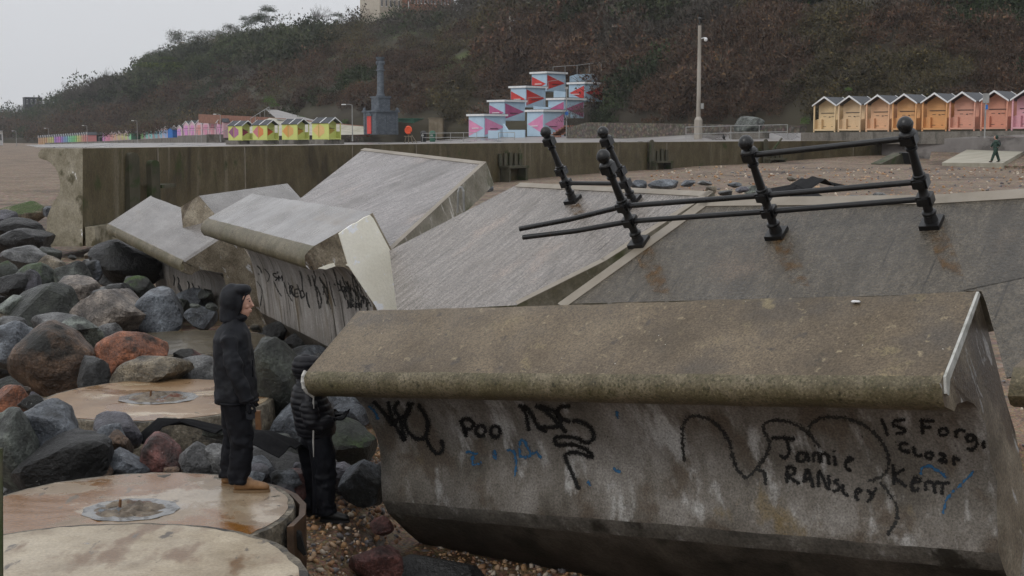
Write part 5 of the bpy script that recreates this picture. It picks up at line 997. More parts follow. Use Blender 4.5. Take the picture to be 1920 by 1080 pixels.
# small gabled huts in two long rows
def small_hut(loc, rz, label, w=.9, D=2.4, h=2.1, hr=2.75):
    t = thing('beach_hut', loc, label, 'beach hut', 'small gabled huts in the far rows', rz)
    m = MB(); gable(m, -w, w, 0, D, -.6, h, hr); part('wall', m, 'paint', t, world=False)
    rf = part('roof', roofmb(-w, w, -.1, D+.1, h+.02, hr+.02), 'slate', t, world=False); part('bargeboard', barge(-w, w, -.11, h+.02, hr+.02), 'trim', rf, world=False)
    m = MB(); quadbox(m, -w*.5, w*.5, -.04, -.005, 0, 1.9); d = part('door', m, 'paint', t, world=False)
    m = MB(); m.add([(-w*.98, -.03, .1), (-w*.98, -.03, 1.9), (-w*.55, -.03, 1.0)], [(0, 1, 2)]); part('painted_triangle', m, 'paint', t, world=False)
    m = MB(); quadbox(m, -w*.8, w*.8, -.07, -.045, 1.3, 1.36); part('strap_bar', m, 'darkmetal', d, world=False)
    return t
def hsv(h, s, v):
    import colorsys; r, g, b = colorsys.hsv_to_rgb(h % 1, s, v); return (r**2.0, g**2.0, b**2.0)
pr = None
A1 = [(73+i*(163-73)/21, 271.5-i*.19, 425-i*2.3) for i in range(22)]
hue1 = [.07, .08, .09, .07, .13, .15, .18, .75, .8, .85, .72, .6, .58, .45, .4, .36, .3, .17, .13, .05, .02, .0]
X2 = [193, 199.5, 204, 210.5, 216.5, 223.5, 230, 237, 244.5, 260, 267.5, 276, 284, 293.5, 302.5, 311, 327.5, 337]
hue2 = [.86, .93, .95, .03, .07, .12, .15, .2, .38, .44, .3, .47, .5, .53, .56, .6, .72, .8]
X3 = [349.5, 361, 373.5, 386.5, 399, 413]; hue3 = [.86, .88, .01, .94, .97, .9]
names = {0: 'red', 1: 'orange', 2: 'yellow', 3: 'lime', 4: 'green', 5: 'turquoise', 6: 'blue', 7: 'violet', 8: 'mauve', 9: 'pink'}
def cname(h): return names[int(h*10) % 10]
def place(px, py, d, hue, sat, val, rz, lab, sc_=1., body=None):
    global pr
    loc = P(px, py, d)
    if pr is None: pr = small_hut(loc, rz, lab); h = pr
    else: h = copy_tree(pr); h.location = loc; h['label'] = lab
    h.rotation_euler = (0, 0, rz); h.scale = (sc_, sc_, sc_); c = hsv(hue, sat, val); bo = body or c
    paint(h, lambda n: bo if n == 'wall' else (c if n in ('door', 'painted_triangle') else None)); return h
for i, (px, py, d) in enumerate(A1): place(px, py, d, hue1[i], .36, .78, radians(-62), f'{cname(hue1[i])} hut in the farthest row, place {i+1} from the left', 1.)
for i, px in enumerate(X2):
    u = (px-193)/(337-193); place(px, 264.3-u*7.5, 415-u*95, hue2[i], .34, .88, radians(-38), f'pink gabled hut with a {cname(hue2[i])} door at place {i+1} of the long row', .92+.05*u, (.7, .54, .57) if i > 2 else None)
for i, px in enumerate(X3): place(px, 253.6-i*.1, 290-i*8, hue3[i], .34, .84, radians(-40), f'taller pink hut with a {cname(hue3[i])} door, place {i+1} of the six on the raised wall', 1.04, (.7, .5, .55))
def building(name, loc, rz, w, D, h, hr, wallm, label, cat, col=None, extra=None):
    t = thing(name, loc, label, cat, None, rz); m = MB(); gable(m, -w, w, 0, D, -.5, h, hr); part('wall', m, wallm, t, world=False, col=col); part('roof', roofmb(-w, w, -.15, D+.15, h+.02, hr+.02), 'slate', t, world=False); return t
t = building('long_hut', P(418, 253, 244), radians(-72), .9, 3.2, 2.2, 2.8, 'paint', 'long pink hut with a dark painted side at the end of the raised row', 'beach hut', (.6, .38, .42))
m = MB(); m.add([(-.92, .3, 0), (-.92, .3, 2.0), (-.92, 2.6, 0)], [(0, 1, 2)]); part('painted_triangle', m, 'slate', t, world=False)
building('long_hut', P(166, 267, 388), radians(-60), 1.1, 3.6, 2.1, 2.8, 'slate', 'dark grey long hut at the right end of the farthest row', 'beach hut')
t = building('long_hut', P(250, 262, 366), radians(-38), .9, 2.2, 1.9, 2.3, 'greenp', 'solid green walled hut between the pale green huts', 'beach hut')
t = building('long_hut', P(319, 258, 322), radians(-38), .9, 2.2, 1.8, 2.2, 'bluesign', 'solid dark blue walled hut between the blue huts', 'beach hut')
# retaining walls below the rows
def pwall(pts, h, th, mat, label, name='retaining_wall', cat='wall', group=None, extra=None):
    """pts = (px, py of the top, depth)"""
    mb = MB(); q = [P(*p) for p in pts]
    for i in range(len(q)-1): d = nrm((q[i+1]-q[i])*V3(1, 1, 0)); nn = V3(-d[1], d[0], 0)*th; mb.poly([q[i], q[i+1], q[i+1]+nn, q[i]+nn], V3(0, 0, -h))
    return solo(name, mb, mat, label, cat, group)
pwall([(84, 268, 392), (163, 265.5, 370), (200, 264.5, 345), (333, 257.5, 300)], 2.4, .5, 'concrete', 'long low grey retaining wall below the far rows of huts')
pwall([(333, 254.5, 282), (409, 251.8, 243), (412, 251.8, 250)], 3.2, 2, 'concrete', 'higher grey retaining wall under the six taller pink huts')
pwall([(650, 250.5, 222), (766, 249.5, 218), (800, 250, 216)], 2.6, 2, 'stonewall', 'low stone wall in front of the monument')
pwall([(372/1, 214, 262), (500, 220, 225), (560, 224, 222), (640, 232, 219), (690, 237, 216)], 1.6, .4, 'brickred', 'sloping brown brick wall along the path above the yellow huts')
mb = MB(); mb.add([P(505, 221, 224), P(690, 238, 215.5), P(700, 252, 214), P(430, 256, 212)], [(0, 1, 2, 3)]); solo('bank', mb, 'ramp', kind='structure')
mb = MB(); mb.add([P(498, 205, 245), P(520, 206, 245), P(600, 228, 224), P(520, 224, 222)], [(0, 1, 2, 3)]); solo('path', mb, 'prom', kind='structure')
# ------------------------------------------------ stacked painted kiosks
def kiosk(px, py, d, label, pat, mirror=False, h=2.62, slab_=True):
    """corner towards the camera at (px, py) = bottom of the corner edge"""
    c = P(px, py, d); t = thing('kiosk', c, label, 'painted kiosk', 'stacked light blue kiosks with painted triangles')
    l = V3(-.70, .71, 0)*2.75; r = V3(.71, .70, 0)*3.6; u = V3(0, 0, h)
    m = MB(); m.poly([c, c+r, c+r+l, c+l], u); part('wall', m, 'skyblue', t)
    m = MB(); o = .22; e = [c-nrm(l)*o-nrm(r)*o, c+r+nrm(r)*o-nrm(l)*o, c+r+l+nrm(r)*o+nrm(l)*o, c+l-nrm(r)*o+nrm(l)*o]; m.poly([q+u+V3(0, 0, .01) for q in e], V3(0, 0, .24)); rf = part('roof', m, 'trim', t)
    m = MB(); m.poly([q+u+V3(0, 0, .255) for q in e], V3(0, 0, .05)); part('roof_cover', m, 'slate', rf)
    nl = -nrm(r)*.02; nr_ = -nrm(l)*.02
    def tri(a, b, c_, nm='painted_triangle'): m = MB(); m.add([a, b, c_], [(0, 1, 2)]); part(nm, m, pat, t)
    zl = .05*u; zh = u*.92
    if not mirror: tri(c+l*.98+nl+zl, c+l*.98+nl+u*.85, c+l*.04+nl+u*.42); tri(c+r*.03+nr_+u*.1, c+r*.03+nr_+zh, c+r*.96+nr_+u*.48)
    else: tri(c+l*.03+nl+u*.1, c+l*.03+nl+u*.9, c+l*.95+nl+u*.5); tri(c+r*.97+nr_+zl, c+r*.97+nr_+zh, c+r*.05+nr_+u*.5)
    m = MB(); q = c+l*.55+nl*2+u*.42; m.box(q, (1.2, .1, .09), Rxyz(0, 0, atan2(l[1], l[0]))); part('shelf', m, 'trim', t)
    m = MB(); q = c+r*.45+nr_*2+u*.4; m.box(q, (1.3, .06, .07), Rxyz(0, 0, atan2(r[1], r[0]))); part('bar', m, 'darkmetal', t)
    return t
kiosk(908, 256.8, 168, 'lowest left kiosk with pink triangles', 'pinkp', h=2.5)
kiosk(1019, 255.5, 166, 'lowest right kiosk with pink triangles pointing left, nearest the lamp post', 'pinkp', True, h=2.9)
kiosk(946, 226, 173, 'second row left kiosk with magenta triangles', 'magp', h=2.3)
kiosk(1058, 221, 172, 'second row right kiosk half behind the small bare tree', 'magp', True, h=2.2)
kiosk(986, 201, 178, 'third row left kiosk with bright red triangles', 'redp', h=2.45)
kiosk(1096, 190, 178, 'third row right kiosk with an orange red triangle against the bushes', 'redp', True, h=2.2)
kiosk(1025, 171, 183, 'topmost kiosk with dark red triangles', 'redp', h=2.3)
pwall([(943, 232, 167), (952, 246, 166.5), (975, 246, 166)], 1.4, .3, 'skyblue', 'light blue terrace wall between the two lowest kiosks', 'terrace_wall')
pwall([(953, 243.5, 165), (984, 243.5, 164.5)], 1.0, .3, 'skyblue', 'low light blue front wall below the lowest right kiosk', 'terrace_wall')
pwall([(915, 244.5, 166), (938, 244.5, 165.5)], .95, .3, 'skyblue', 'low light blue front wall below the lowest left kiosk', 'terrace_wall')
pwall([(1000, 199, 174), (1030, 201, 173.5), (1040, 205, 174)], 1.6, .3, 'skyblue', 'light blue wall in front of the bare tree on the second terrace', 'terrace_wall')
pwall([(1038, 170, 179), (1060, 172, 178.5)], 1.6, .3, 'skyblue', 'light blue wall on the third terrace', 'terrace_wall')
pwall([(1068, 143, 186), (1080, 139.5, 186), (1120, 138, 187)], 1.7, .3, 'skyblue', 'light blue wall beside the topmost kiosk', 'terrace_wall')
def rail_fence(pts, label, h=1.1, r=.03, mid=1, step=1.6, mat='galv', name='handrail'):
    """pts: (px, py foot, depth)"""
    q = [P(*p) for p in pts]; t = thing(name, q[0], label, 'handrail'); tot = sum(np.linalg.norm(q[i+1]-q[i]) for i in range(len(q)-1))
    for z in ([h] if not mid else [h*k/(mid+0.0)-(0 if k == mid else 0) for k in range(1, mid+1)]): m = MB(); m.tube([p+V3(0, 0, z) for p in q], r, 6); part('rail', m, mat, t)
    for i in range(len(q)-1):
        L = np.linalg.norm(q[i+1]-q[i]); n = max(1, round(L/step))
        for k in range(n+(i == len(q)-2)): p = q[i]+(q[i+1]-q[i])*k/n; m = MB(); m.tube([p, p+V3(0, 0, h)], r, 6); part('post', m, mat, t)
    return t
rail_fence([(1037, 142, 184), (1082, 139, 184), (1150, 130, 186)], 'metal handrail above the topmost kiosk', 1.15, .035)
rail_fence([(1028, 169, 178), (1058, 165, 178)], 'thin white railing in front of the topmost kiosk', 1.1, .03)
rail_fence([(990, 199, 172), (1020, 197, 172)], 'thin railing in front of the third row kiosk', 1.0, .03)
rail_fence([(792, 266.5, 160), (845, 266, 156), (894, 266, 152)], 'grey handrail along the promenade left of the kiosks', 1.0, .035, 2, 2.6)
rail_fence([(935, 267, 150), (965, 267, 149)], 'short grey handrail in front of the lowest kiosks', 1.05, .035, 2, 1.6)
rail_fence([(1286, 265, 118), (1370, 262.5, 119), (1476, 260, 120)], 'grey handrail around the big stone on the promenade', 1.2, .035, 2, 3.2)
rail_fence([(368, 267, 236), (378, 267, 235)], 'small handrail frame below the raised huts', 1.2, .05)
rail_fence([(186, 268, 330), (196, 268, 329)], 'small far handrail frame below the long row', 1.4, .06)
rail_fence([(412, 262, 240), (436, 250, 238)], 'stair handrail beside the raised row of huts', 1.1, .05)
rail_fence([(470, 236, 226), (505, 214, 232)], 'sloping handrail up the path above the yellow huts', 1.2, .05)
rail_fence([(336, 256.5, 281), (410, 253.5, 243)], 'white railing on the raised wall before the pink huts', 1.1, .04, 1, 5)
# ------------------------------------------------ monument, containers, street furniture
mo = P(712, 247, 205); t = thing('monument', mo, 'dark grey stone monument with a tall column and a red door', 'monument')
Rm_ = Rxyz(0, 0, radians(38))
def mbx(dx, dy, z0, z1, w, D): m = MB(); m.box(mo+V3(dx, dy, (z0+z1)/2), (w, D, z1-z0), Rm_); return m
part('base', mbx(0, 2, -.4, 2.85, 3.7, 3.7), 'monu', t); part('cornice', mbx(0, 2, 2.85, 3.1, 4.1, 4.1), 'monu', t)
pd = mbx(0, 2, 3.1, 4.95, 2.0, 2.0); part('pedestal', pd, 'monu', t); part('cornice', mbx(0, 2, 4.95, 5.2, 2.25, 2.25), 'monu', t)
for sx in (-1, 1):
    for sy in (-1, 1): m = MB(); q = mo+V3(0, 2, 0)+Rm_@V3(sx*1.75, sy*1.75, 3.1); m.lathe(q, [0, 0, 1], [(0, .28), (.12, .28), (.14, .2), (.3, .22), (.42, .12), (.46, .02)], 10); part('finial', m, 'monu', t)
for sx in (-1, 1):
    for sy in (-1, 0, 1):
        m = MB(); m.box(mo+V3(0, 2, 1.3)+Rm_@V3(sy*1.55, -1.88, 0), (.42, .1, 2.9), Rm_) if sx < 0 else m.box(mo+V3(0, 2, 1.3)+Rm_@V3(-1.88, sy*1.55, 0), (.1, .42, 2.9), Rm_); part('pilaster', m, 'monu', t)
m = MB(); m.lathe(mo+V3(0, 2, 5.2), [0, 0, 1], [(0, .66), (.25, .66), (.3, .55), (.5, .52), (3.7, .48), (3.72, .62), (3.9, .64), (3.95, .5), (5.2, .46), (5.25, .52), (5.5, .6), (5.6, .66), (5.75, .66)], 20); part('column', m, 'monu', t, smooth=40)
for a in (radians(200), radians(-20), radians(270)): m = MB(); q = mo+V3(0, 2, 10.1)+V3(cos(a), sin(a), 0)*.5; m.lathe(q, [cos(a), sin(a), 0], [(0, .26), (.12, .26), (.13, .16), (.16, .14)], 12); part('roundel', m, 'monu', t)
dl = mo+V3(0, 2, 0)+Rm_@V3(-1.87, .2, 0); m = MB(); m.box(dl+V3(0, 0, 1.0)+Rm_@V3(-.05, 0, 0), (.1, 1.05, 2.6), Rm_); dr_ = part('door', m, 'reddoor', t)
m = MB(); m.box(dl+V3(0, 0, 2.42)+Rm_@V3(-.1, 0, 0), (.3, 1.6, .22), Rm_); m.poly([dl+V3(0, 0, 2.53)+Rm_@V3(-.2, -.7, 0), dl+V3(0, 0, 2.53)+Rm_@V3(-.2, .7, 0), dl+V3(0, 0, 2.85)+Rm_@V3(-.2, 0, 0)], Rm_@V3(.2, 0, 0)); part('pediment', m, 'monu', t)
def cont(px0, px1, pt, pb, d0, d1, depth, mat, label, name='container'):
    a, b = P(px0, pb, d0), P(px1, pb, d1); h = (pb-pt)/F*d0; l = nrm((b-a)*V3(1, 1, 0)); n_ = V3(-l[1], l[0], 0); t = thing(name, (a+b)/2, label, 'container' if name == 'container' else 'screen')
    m = MB(); m.poly([a, b, b+n_*depth, a+n_*depth], V3(0, 0, h)); part('body', m, mat, t); m = MB(); m.poly([a-l*.1-n_*.1, b+l*.1-n_*.1, b+l*.1+n_*(depth+.1), a-l*.1+n_*(depth+.1)], V3(0, 0, .12)); m.v = [(x, y, z+h+.005) for x, y, z in m.v]; part('top', m, mat, t)
    m = MB(); m.box((a+b)/2-n_*.04+V3(0, 0, h*.45), (np.linalg.norm(b-a)*.3, .05, h*.8), np.array([l, n_, [0, 0, 1]]).T); part('door', m, mat, t); return t
cont(723, 774, 224, 248, 212, 209, 2.5, 'greenp', 'long green corrugated container beside the monument'); cont(775, 801, 224, 248, 208, 210, 2.5, 'greenp', 'short dark green container with a flat front')
cont(804, 830, 223, 260, 205, 204, .5, 'ply', 'tall weathered plywood screen right of the green containers', 'plywood_screen')
def lamp(px, pyb, pyt, d, label, arm=1., r=.07, kind='galv'):
    b = P(px, pyb, d); tp = P(px, pyt, d); h = tp[2]-b[2]; t = thing('lamp_post', b, label, 'lamp post'); m = MB(); m.tube([b, b+V3(0, 0, h*.3), b+V3(0, 0, h)], [r*1.5, r, r*.7], 8); part('pole', m, kind, t)
    if arm: m = MB(); m.tube([b+V3(0, 0, h), b+V3(-arm*.5, 0, h+.12), b+V3(-arm, 0, h+.1)], r*.6, 6); part('arm', m, kind, t); m = MB(); m.box(b+V3(-arm*1.15, 0, h+.08), (abs(arm)*.6, .22, .12)); part('lantern', m, 'trim', t)
    return t
lamp(661, 265, 197, 190, 'lamp post between the yellow huts and the monument', 1.); lamp(258, 272, 227, 300, 'lamp post in front of the long row of pastel huts', .8); lamp(414, 266, 215, 238, 'lamp post at the end of the raised row', .8); lamp(164, 271, 236, 330, 'lamp post by the dark grey long hut', .8); lamp(92, 271, 241, 370, 'lamp post before the farthest row of huts', .8); lamp(31, 274, 246, 380, 'lamp post at the far left of the beach', .8)
lamp(931, 112, 84, 235, 'lamp post on the hillside path left of the tall mast', 1.); lamp(1187, 55, 41, 215, 'small lamp top showing in the upper bushes', 1.)
def bigpole(px, pyb, pyt, d, label, base):
    b = P(px, pyb, d); h = P(px, pyt, d)[2]-b[2]; t = thing('mast', b, label, 'mast'); m = MB(); m.tube([b, b+V3(0, 0, h*.93)], [.2*base, .15*base], 8); part('pole', m, 'polecon', t, smooth=30)
    m = MB(); m.tube([b-V3(0, 0, .5), b+V3(0, 0, 1.5), b+V3(0, 0, 1.8)], [.38*base, .36*base, .2*base], 8); part('base', m, 'polecon', t)
    m = MB(); m.tube([b+V3(0, 0, h*.93), b+V3(0, 0, h*.975)], .06, 6); m.ell(b+V3(0, 0, h*.985), (.18, .18, .16), 6); part('camera_head', m, 'darkmetal', t); m = MB(); m.tube([b+V3(0, 0, h*.82), b+V3(.5, 0, h*.83)], .05, 6); m.ell(b+V3(.55, 0, h*.815), (.16, .16, .18), 6); part('side_camera', m, 'trim', t)
    m = MB(); m.box(b+V3(.3, -.1, h*.26), (.25, .2, .5)); part('control_box', m, 'galv', t); return t
bigpole(1309, 257, 32, 124, 'tall pale concrete mast on the promenade', 1.0); bigpole(956, 108, 24, 235, 'tall pale mast standing among the hillside bushes', .9)
b = P(1062, 262, 150); t = thing('sign_post', b, 'slim post with a small round blue sign in front of the lowest right kiosk', 'sign post'); h = P(1062, 165, 150)[2]-b[2]; m = MB(); m.tube([b, b+V3(0, 0, h)], [.07, .05], 8); part('pole', m, 'galv', t); m = MB(); m.lathe(b+V3(0, -.09, h*.51), [0, -1, 0], [(0, .2), (.03, .2)], 16); part('sign', m, 'bluesign', t); m = MB(); m.box(b+V3(.2, 0, h*.43), (.5, .05, .16)); part('arm_sign', m, 'galv', t); m = MB(); m.box(b+V3(0, 0, h), (.3, .2, .25)); part('camera_head', m, 'galv', t)
b = P(1846, 259, 92); t = thing('sign_post', b, 'post with the grey back of a square sign before the coral hut', 'sign post'); h = P(1846, 175, 92)[2]-b[2]; m = MB(); m.tube([b, b+V3(0, 0, h)], .05, 8); part('pole', m, 'galv', t); m = MB(); m.box(b+V3(-.02, -.07, h-.32), (.42, .03, .62)); part('sign_panel', m, 'galv', t); m = MB(); m.box(b+V3(.05, -.07, h-.9), (.14, .03, .3)); part('sticker', m, 'bluesign', t)
b = P(766, 268, 158); t = thing('lifebuoy_stand', b, 'orange lifebuoy on a wooden stand on the promenade', 'lifebuoy'); m = MB(); q = b+V3(0, -.1, 1.45); m.tube([q+V3(.3*cos(a), 0, .36*sin(a)) for a in np.linspace(0, 2*pi, 17)], .13, 8); part('ring', m, 'orange', t); m = MB(); m.ell(q, (.3, .08, .36), 8); part('cover', m, 'orange', t)
m = MB(); m.box(b+V3(0, 0, .75), (1.0, .1, .08)); part('shelf', m, 'ply', t)
for dx in (-.45, 0, .45): m = MB(); m.tube([b+V3(dx, 0, 0), b+V3(dx*.6, 0, .75 if dx else 1.4)], .05, 5); part('leg', m, 'ply', t)
m = MB(); m.tube([b+V3(.95, -.2, 0), b+V3(.35, 0, .9)], .04, 5); part('brace', m, 'ply', t)
def binn(px, py, d, mat, label): b = P(px, py, d); t = thing('litter_bin', b, label, 'litter bin'); m = MB(); m.lathe(b, [0, 0, 1], [(0, .3), (.05, .33), (.95, .36), (1.0, .33)], 14); part('body', m, mat, t); m = MB(); m.lathe(b+V3(0, 0, 1.0), [0, 0, 1], [(0, .36), (.05, .38), (.2, .3), (.28, .1)], 14); part('lid', m, 'darkmetal' if mat == 'black' else mat, t); m = MB(); m.box(b+V3(-.08, -.36, .75), (.3, .04, .2)); part('label_plate', m, 'galv', t)
binn(794, 266, 163, 'black', 'black litter bin on the promenade left of the green one'); binn(811, 266, 162, 'greenp', 'green litter bin on the promenade behind the handrail')
b = P(1404, 262, 122); boulder(1406, 236, 52, 33, 'green', 'big grey memorial boulder on a plinth behind the handrail', d=122, seed=77, group='memorial stone', name='memorial_stone'); mb = MB(); mb.box(b+V3(0, 0, .15), (3.2, 2, 1.1)); solo('stone_plinth', mb, 'concrete', 'concrete plinth under the big memorial boulder', 'plinth')
pwall([(1062, 240, 150), (1100, 229.5, 146), (1200, 231, 140), (1330, 233, 133), (1500, 236, 124)], 2.6, .8, 'stonewall', 'rough stone retaining wall below the bushes behind the tall mast')
mb = MB(); s0_ = P(1040, 257, 158); l_ = V3(.9, -.3, 0)
st = thing('steps', P(1040, 257, 158), 'small flight of brown steps at the end of the stone wall', 'steps')
for k in range(6): m = MB(); m.box(P(1042+k*5, 254-k*3.2, 157), (1.2, 1.5, .35)); part('step', m, 'brickred', st)
# birds on the wall and promenade
for px, py, d in ((1357, 262.8, 93.5),):
    b = P(px, py, d); t = thing('bird', b, 'small dark bird standing on the sea wall behind the middle post', 'bird'); m = MB(); m.ell(b+V3(0, 0, .2), (.1, .07, .13), 8); m.ell(b+V3(-.03, 0, .36), (.05, .045, .055), 8); m.tube([b+V3(-.06, 0, .36), b+V3(-.12, 0, .35)], [.018, .004], 6); m.tube([b+V3(.02, 0, .12), b+V3(.12, 0, .0)], [.05, .02], 6); m.tube([b+V3(0, -.02, .1), b+V3(0, -.02, 0)], .01, 5); m.tube([b+V3(0, .02, .1), b+V3(0, .02, 0)], .01, 5); part('body', m, 'black', t)
# ------------------------------------------------ buildings on the hill
def house(px0, px1, pyb, d, h, D, wm, label, rows, cols_, roofh, rm='rooft', gables=0, name='hotel', frame='trim', two=None):
    a, b = P(px0, pyb, d), P(px1, pyb, d+4); l = nrm((b-a)*V3(1, 1, 0)); n_ = V3(-l[1], l[0], 0); L = np.linalg.norm((b-a)[:2]); t = thing(name, (a+b)/2, label, 'building'); R = np.array([l, n_, [0, 0, 1]]).T; b = a+l*L
    m = MB(); m.poly([a, b, b+n_*D, a+n_*D], V3(0, 0, h)); m.poly([a-V3(0, 0, 3), b-V3(0, 0, 3), b+n_*D-V3(0, 0, 3), a+n_*D-V3(0, 0, 3)], V3(0, 0, 2.99)); part('wall', m, wm, t)
    m = MB(); A = [a-l*.5-n_*.6, b+l*.5-n_*.6, b+l*.5+n_*(D+.6), a-l*.5+n_*(D+.6)]; z = V3(0, 0, h+.01); r0 = a+n_*D/2+l*.5+V3(0, 0, h+roofh); r1 = b+n_*D/2-l*.5+V3(0, 0, h+roofh); m.add([q+z for q in A]+[r0, r1], [(0, 1, 5, 4), (2, 3, 4, 5), (1, 2, 5), (3, 0, 4), (3, 2, 1, 0)]); rf = part('roof', m, rm, t)
    for i in range(rows):
        for k in range(cols_):
            q = a+l*L*(k+.5)/cols_-n_*.03+V3(0, 0, h*(i+.5)/rows); ww, wh = L/cols_*.38, h/rows*.55
            m = MB(); m.box(q, (ww, .1, wh), R); w_ = part('window', m, frame, t)
            for sx in (-1, 1): m = MB(); m.box(q+l*sx*ww*.23-n_*.06, (ww*.38, .02, wh*.84), R); part('pane', m, 'glass', w_)
    for k in range(gables):
        q = a+l*L*(k+.5)/max(1, gables); w2 = L/gables*.3; m = MB(); m.poly([q-l*w2-n_*.4+V3(0, 0, h), q+l*w2-n_*.4+V3(0, 0, h), q-n_*.4+V3(0, 0, h+w2*1.6)], n_*D*.4); part('gable', m, 'stonelt' if k % 2 else wm, t)
    return t
house(712, 768, 18, 372, 14, 14, 'stonelt', 'pale stone and brick hotel wing with gables on the hilltop, left part', 4, 7, 6, gables=2, rm='slate')
house(768, 850, 13, 368, 16, 14, 'brickred', 'large red brick hotel on the hilltop, right part', 4, 13, 6, gables=3)
m = MB(); b = P(766, 16, 366); t = thing('flagpole', b, 'white flagpole in front of the hilltop hotel', 'flagpole'); m.tube([b, b+V3(0, 0, 9)], .12, 6); part('pole', m, 'pole_white', t); m = MB(); m.ell(b+V3(0, 0, 9.1), (.2, .2, .2), 6); part('finial', m, 'pole_white', t)
house(1552, 1722, 20, 178, 1.7, 6, 'brickred', 'low house with a wide pitched roof among the bushes at the top right', 1, 9, 2.4, name='house')
house(47, 80, 199, 735, 4.6, 8, 'slate', 'dark flat roofed building on the far left ridge', 1, 4, .3, rm='slate', name='house')
house(-12, 6, 270, 420, 4, 8, 'pole_white', 'pale building cut off by the left edge at the back of the beach', 1, 2, .4, rm='slate', name='house')
# ------------------------------------------------ scrub on the hill and the trees in it
BROWN = [(.085, .042, .026), (.06, .038, .027), (.1, .06, .03), (.07, .05, .035), (.05, .03, .022)]
OLIVE = [(.08, .066, .026), (.06, .055, .028), (.095, .07, .03), (.05, .045, .03)]
GREEN = [(.03, .045, .02), (.04, .058, .024), (.05, .065, .03), (.028, .036, .02)]
GREY = [(.07, .06, .05), (.055, .05, .042), (.085, .075, .062), (.06, .06, .04)]
def clump(c, r, N, pal, flat=.75, tw=.35, up=.5, rng=RNG, fill=.55):
    """N thin leaf and twig triangles through the volume of a crown: returns vertices (3N) and face colours"""
    dirs = rng.normal(size=(N, 3)); dirs[:, 2] = np.abs(dirs[:, 2])*1.0-.15; dirs /= np.linalg.norm(dirs, axis=1)[:, None]
    rad = rng.uniform(fill, 1, N)**.7; lump = 1+.28*np.sin(dirs[:, 0]*5+c[0])*np.sin(dirs[:, 1]*6+c[1])+.18*np.sin(dirs[:, 2]*9+c[0]*3)
    p = dirs*(rad*lump)[:, None]*np.array([r, r, r*flat])+c
    a = dirs*.6+rng.normal(size=(N, 3))*.7+[0, 0, up]; a /= np.linalg.norm(a, axis=1)[:, None]; b = np.cross(a, rng.normal(size=(N, 3))); b /= np.linalg.norm(b, axis=1)[:, None]+1e-9
    isT = rng.random(N) < tw; L = np.where(isT, rng.uniform(.16, .42, N), rng.uniform(.06, .13, N))*r; w = np.where(isT, .014, .055)*r*rng.uniform(.7, 1.3, N)
    V = np.empty((N, 3, 3)); V[:, 0] = p-b*w[:, None]-a*L[:, None]*.3; V[:, 1] = p+b*w[:, None]-a*L[:, None]*.3; V[:, 2] = p+a*L[:, None]
    C = np.array(pal)[rng.integers(0, len(pal), N)]*rng.uniform(.7, 1.3, (N, 1))*rng.uniform(.5, 1.5)*.95; C[isT] = C[isT]*.6+np.array([.045, .038, .032])
    return V.reshape(-1, 3), C
def leaves(name, items, kind=None, label=None, cat=None, parent=None, group=None):
    Vs = [clump(*it[:4], **(it[4] if len(it) > 4 else {})) for it in items]; V = np.concatenate([v for v, c in Vs]); C = np.concatenate([c for v, c in Vs])
    return bigmesh(name, V, np.arange(len(V)).reshape(-1, 3), C, 'leaves', kind, label=label, cat=cat, parent=parent, group=group)
IT = {'brown': [], 'green': [], 'upper': []}
def clear(px, t, p):
    q = p-C0; z = q@FW; X, Y = 960+F*q[0]/z, 540-F*(q@UP)/z
    if 868 < X < 1122 and Y > 140 and p[1] < 215 and (Y > 262-(X-868)*.52): return False      # the kiosks stand here
    if 668 < X < 835 and Y > 215 and p[1] < 226: return False
    if 440 < X < 700 and Y > 212 and p[1] < 250: return False
    if 1540 < X < 1735 and Y < 30 and p[1] < 186: return False
    return True
cand = []
for k in range(4300):
    px = random.uniform(-140, 2080); t = random.random()**1.05*1.03; p = hillpt(px, t); d = p[1]; X = 960+F*p[0]/((p-C0)@FW)
    if random.random() > min(1, 500/d*(.55 if px > 900 else .8)+.1): continue
    if not clear(px, t, p): continue
    n1 = noise.noise(Vector((p[0]*.018, d*.018, 3))); n2 = noise.noise(Vector((p[0]*.05, d*.05, 9)))
    pxr = random.uniform(13, 30)*(1.1 if px > 900 else .8)*(1.6 if random.random() < .12 else 1); r = pxr*d/F
    edge = px > 560 and t < .6+.5*n1 or t < .3+.25*n1
    if px > 1350: edge = t < .85+.5*n1
    if n2 > .3: pal, key = GREEN, 'green'
    elif edge: pal, key = (BROWN if n2 > -.2 else OLIVE), 'brown'
    else: pal, key = (GREY if n1 > -.1 else (OLIVE if px < 700 else GREY+BROWN[1:2])), 'upper'
    if px < 640 and t > .42 and n1 > -.25 or 1050 < px < 1500 and t > .5 and n2 > .05: pal, key = GREEN+OLIVE[1:2], 'green'
    IT[key].append((p+V3(0, 0, r*.2), r, int(520 if d < 260 else 280), pal, dict(tw=.45 if key != 'green' else .12, flat=random.uniform(.85, 1.3))))
for k in range(60):
    px, t = (random.uniform(210, 620), random.uniform(.35, .8)) if k < 42 else (random.uniform(1060, 1330), random.uniform(.42, .66)); p = hillpt(px, t)
    if clear(px, t, p): r = random.uniform(26, 44)*(1 if k < 42 else 1.3)*p[1]/F; IT['green'].append((p+V3(0, 0, r*.25), r, 1100, [(.032, .042, .02), (.045, .055, .026), (.06, .066, .032)], dict(tw=.12, flat=random.uniform(.7, 1), fill=.6)))
leaves('brown_scrub', IT['brown'], 'stuff', 'russet and brown winter scrub covering the lower hillside', 'scrub')
leaves('grey_scrub', IT['upper'], 'stuff', 'grey brown leafless scrub covering the upper hillside', 'scrub')
leaves('green_scrub', IT['green'], 'stuff', 'dark green bushes scattered through the hillside scrub', 'scrub')
IT2 = []
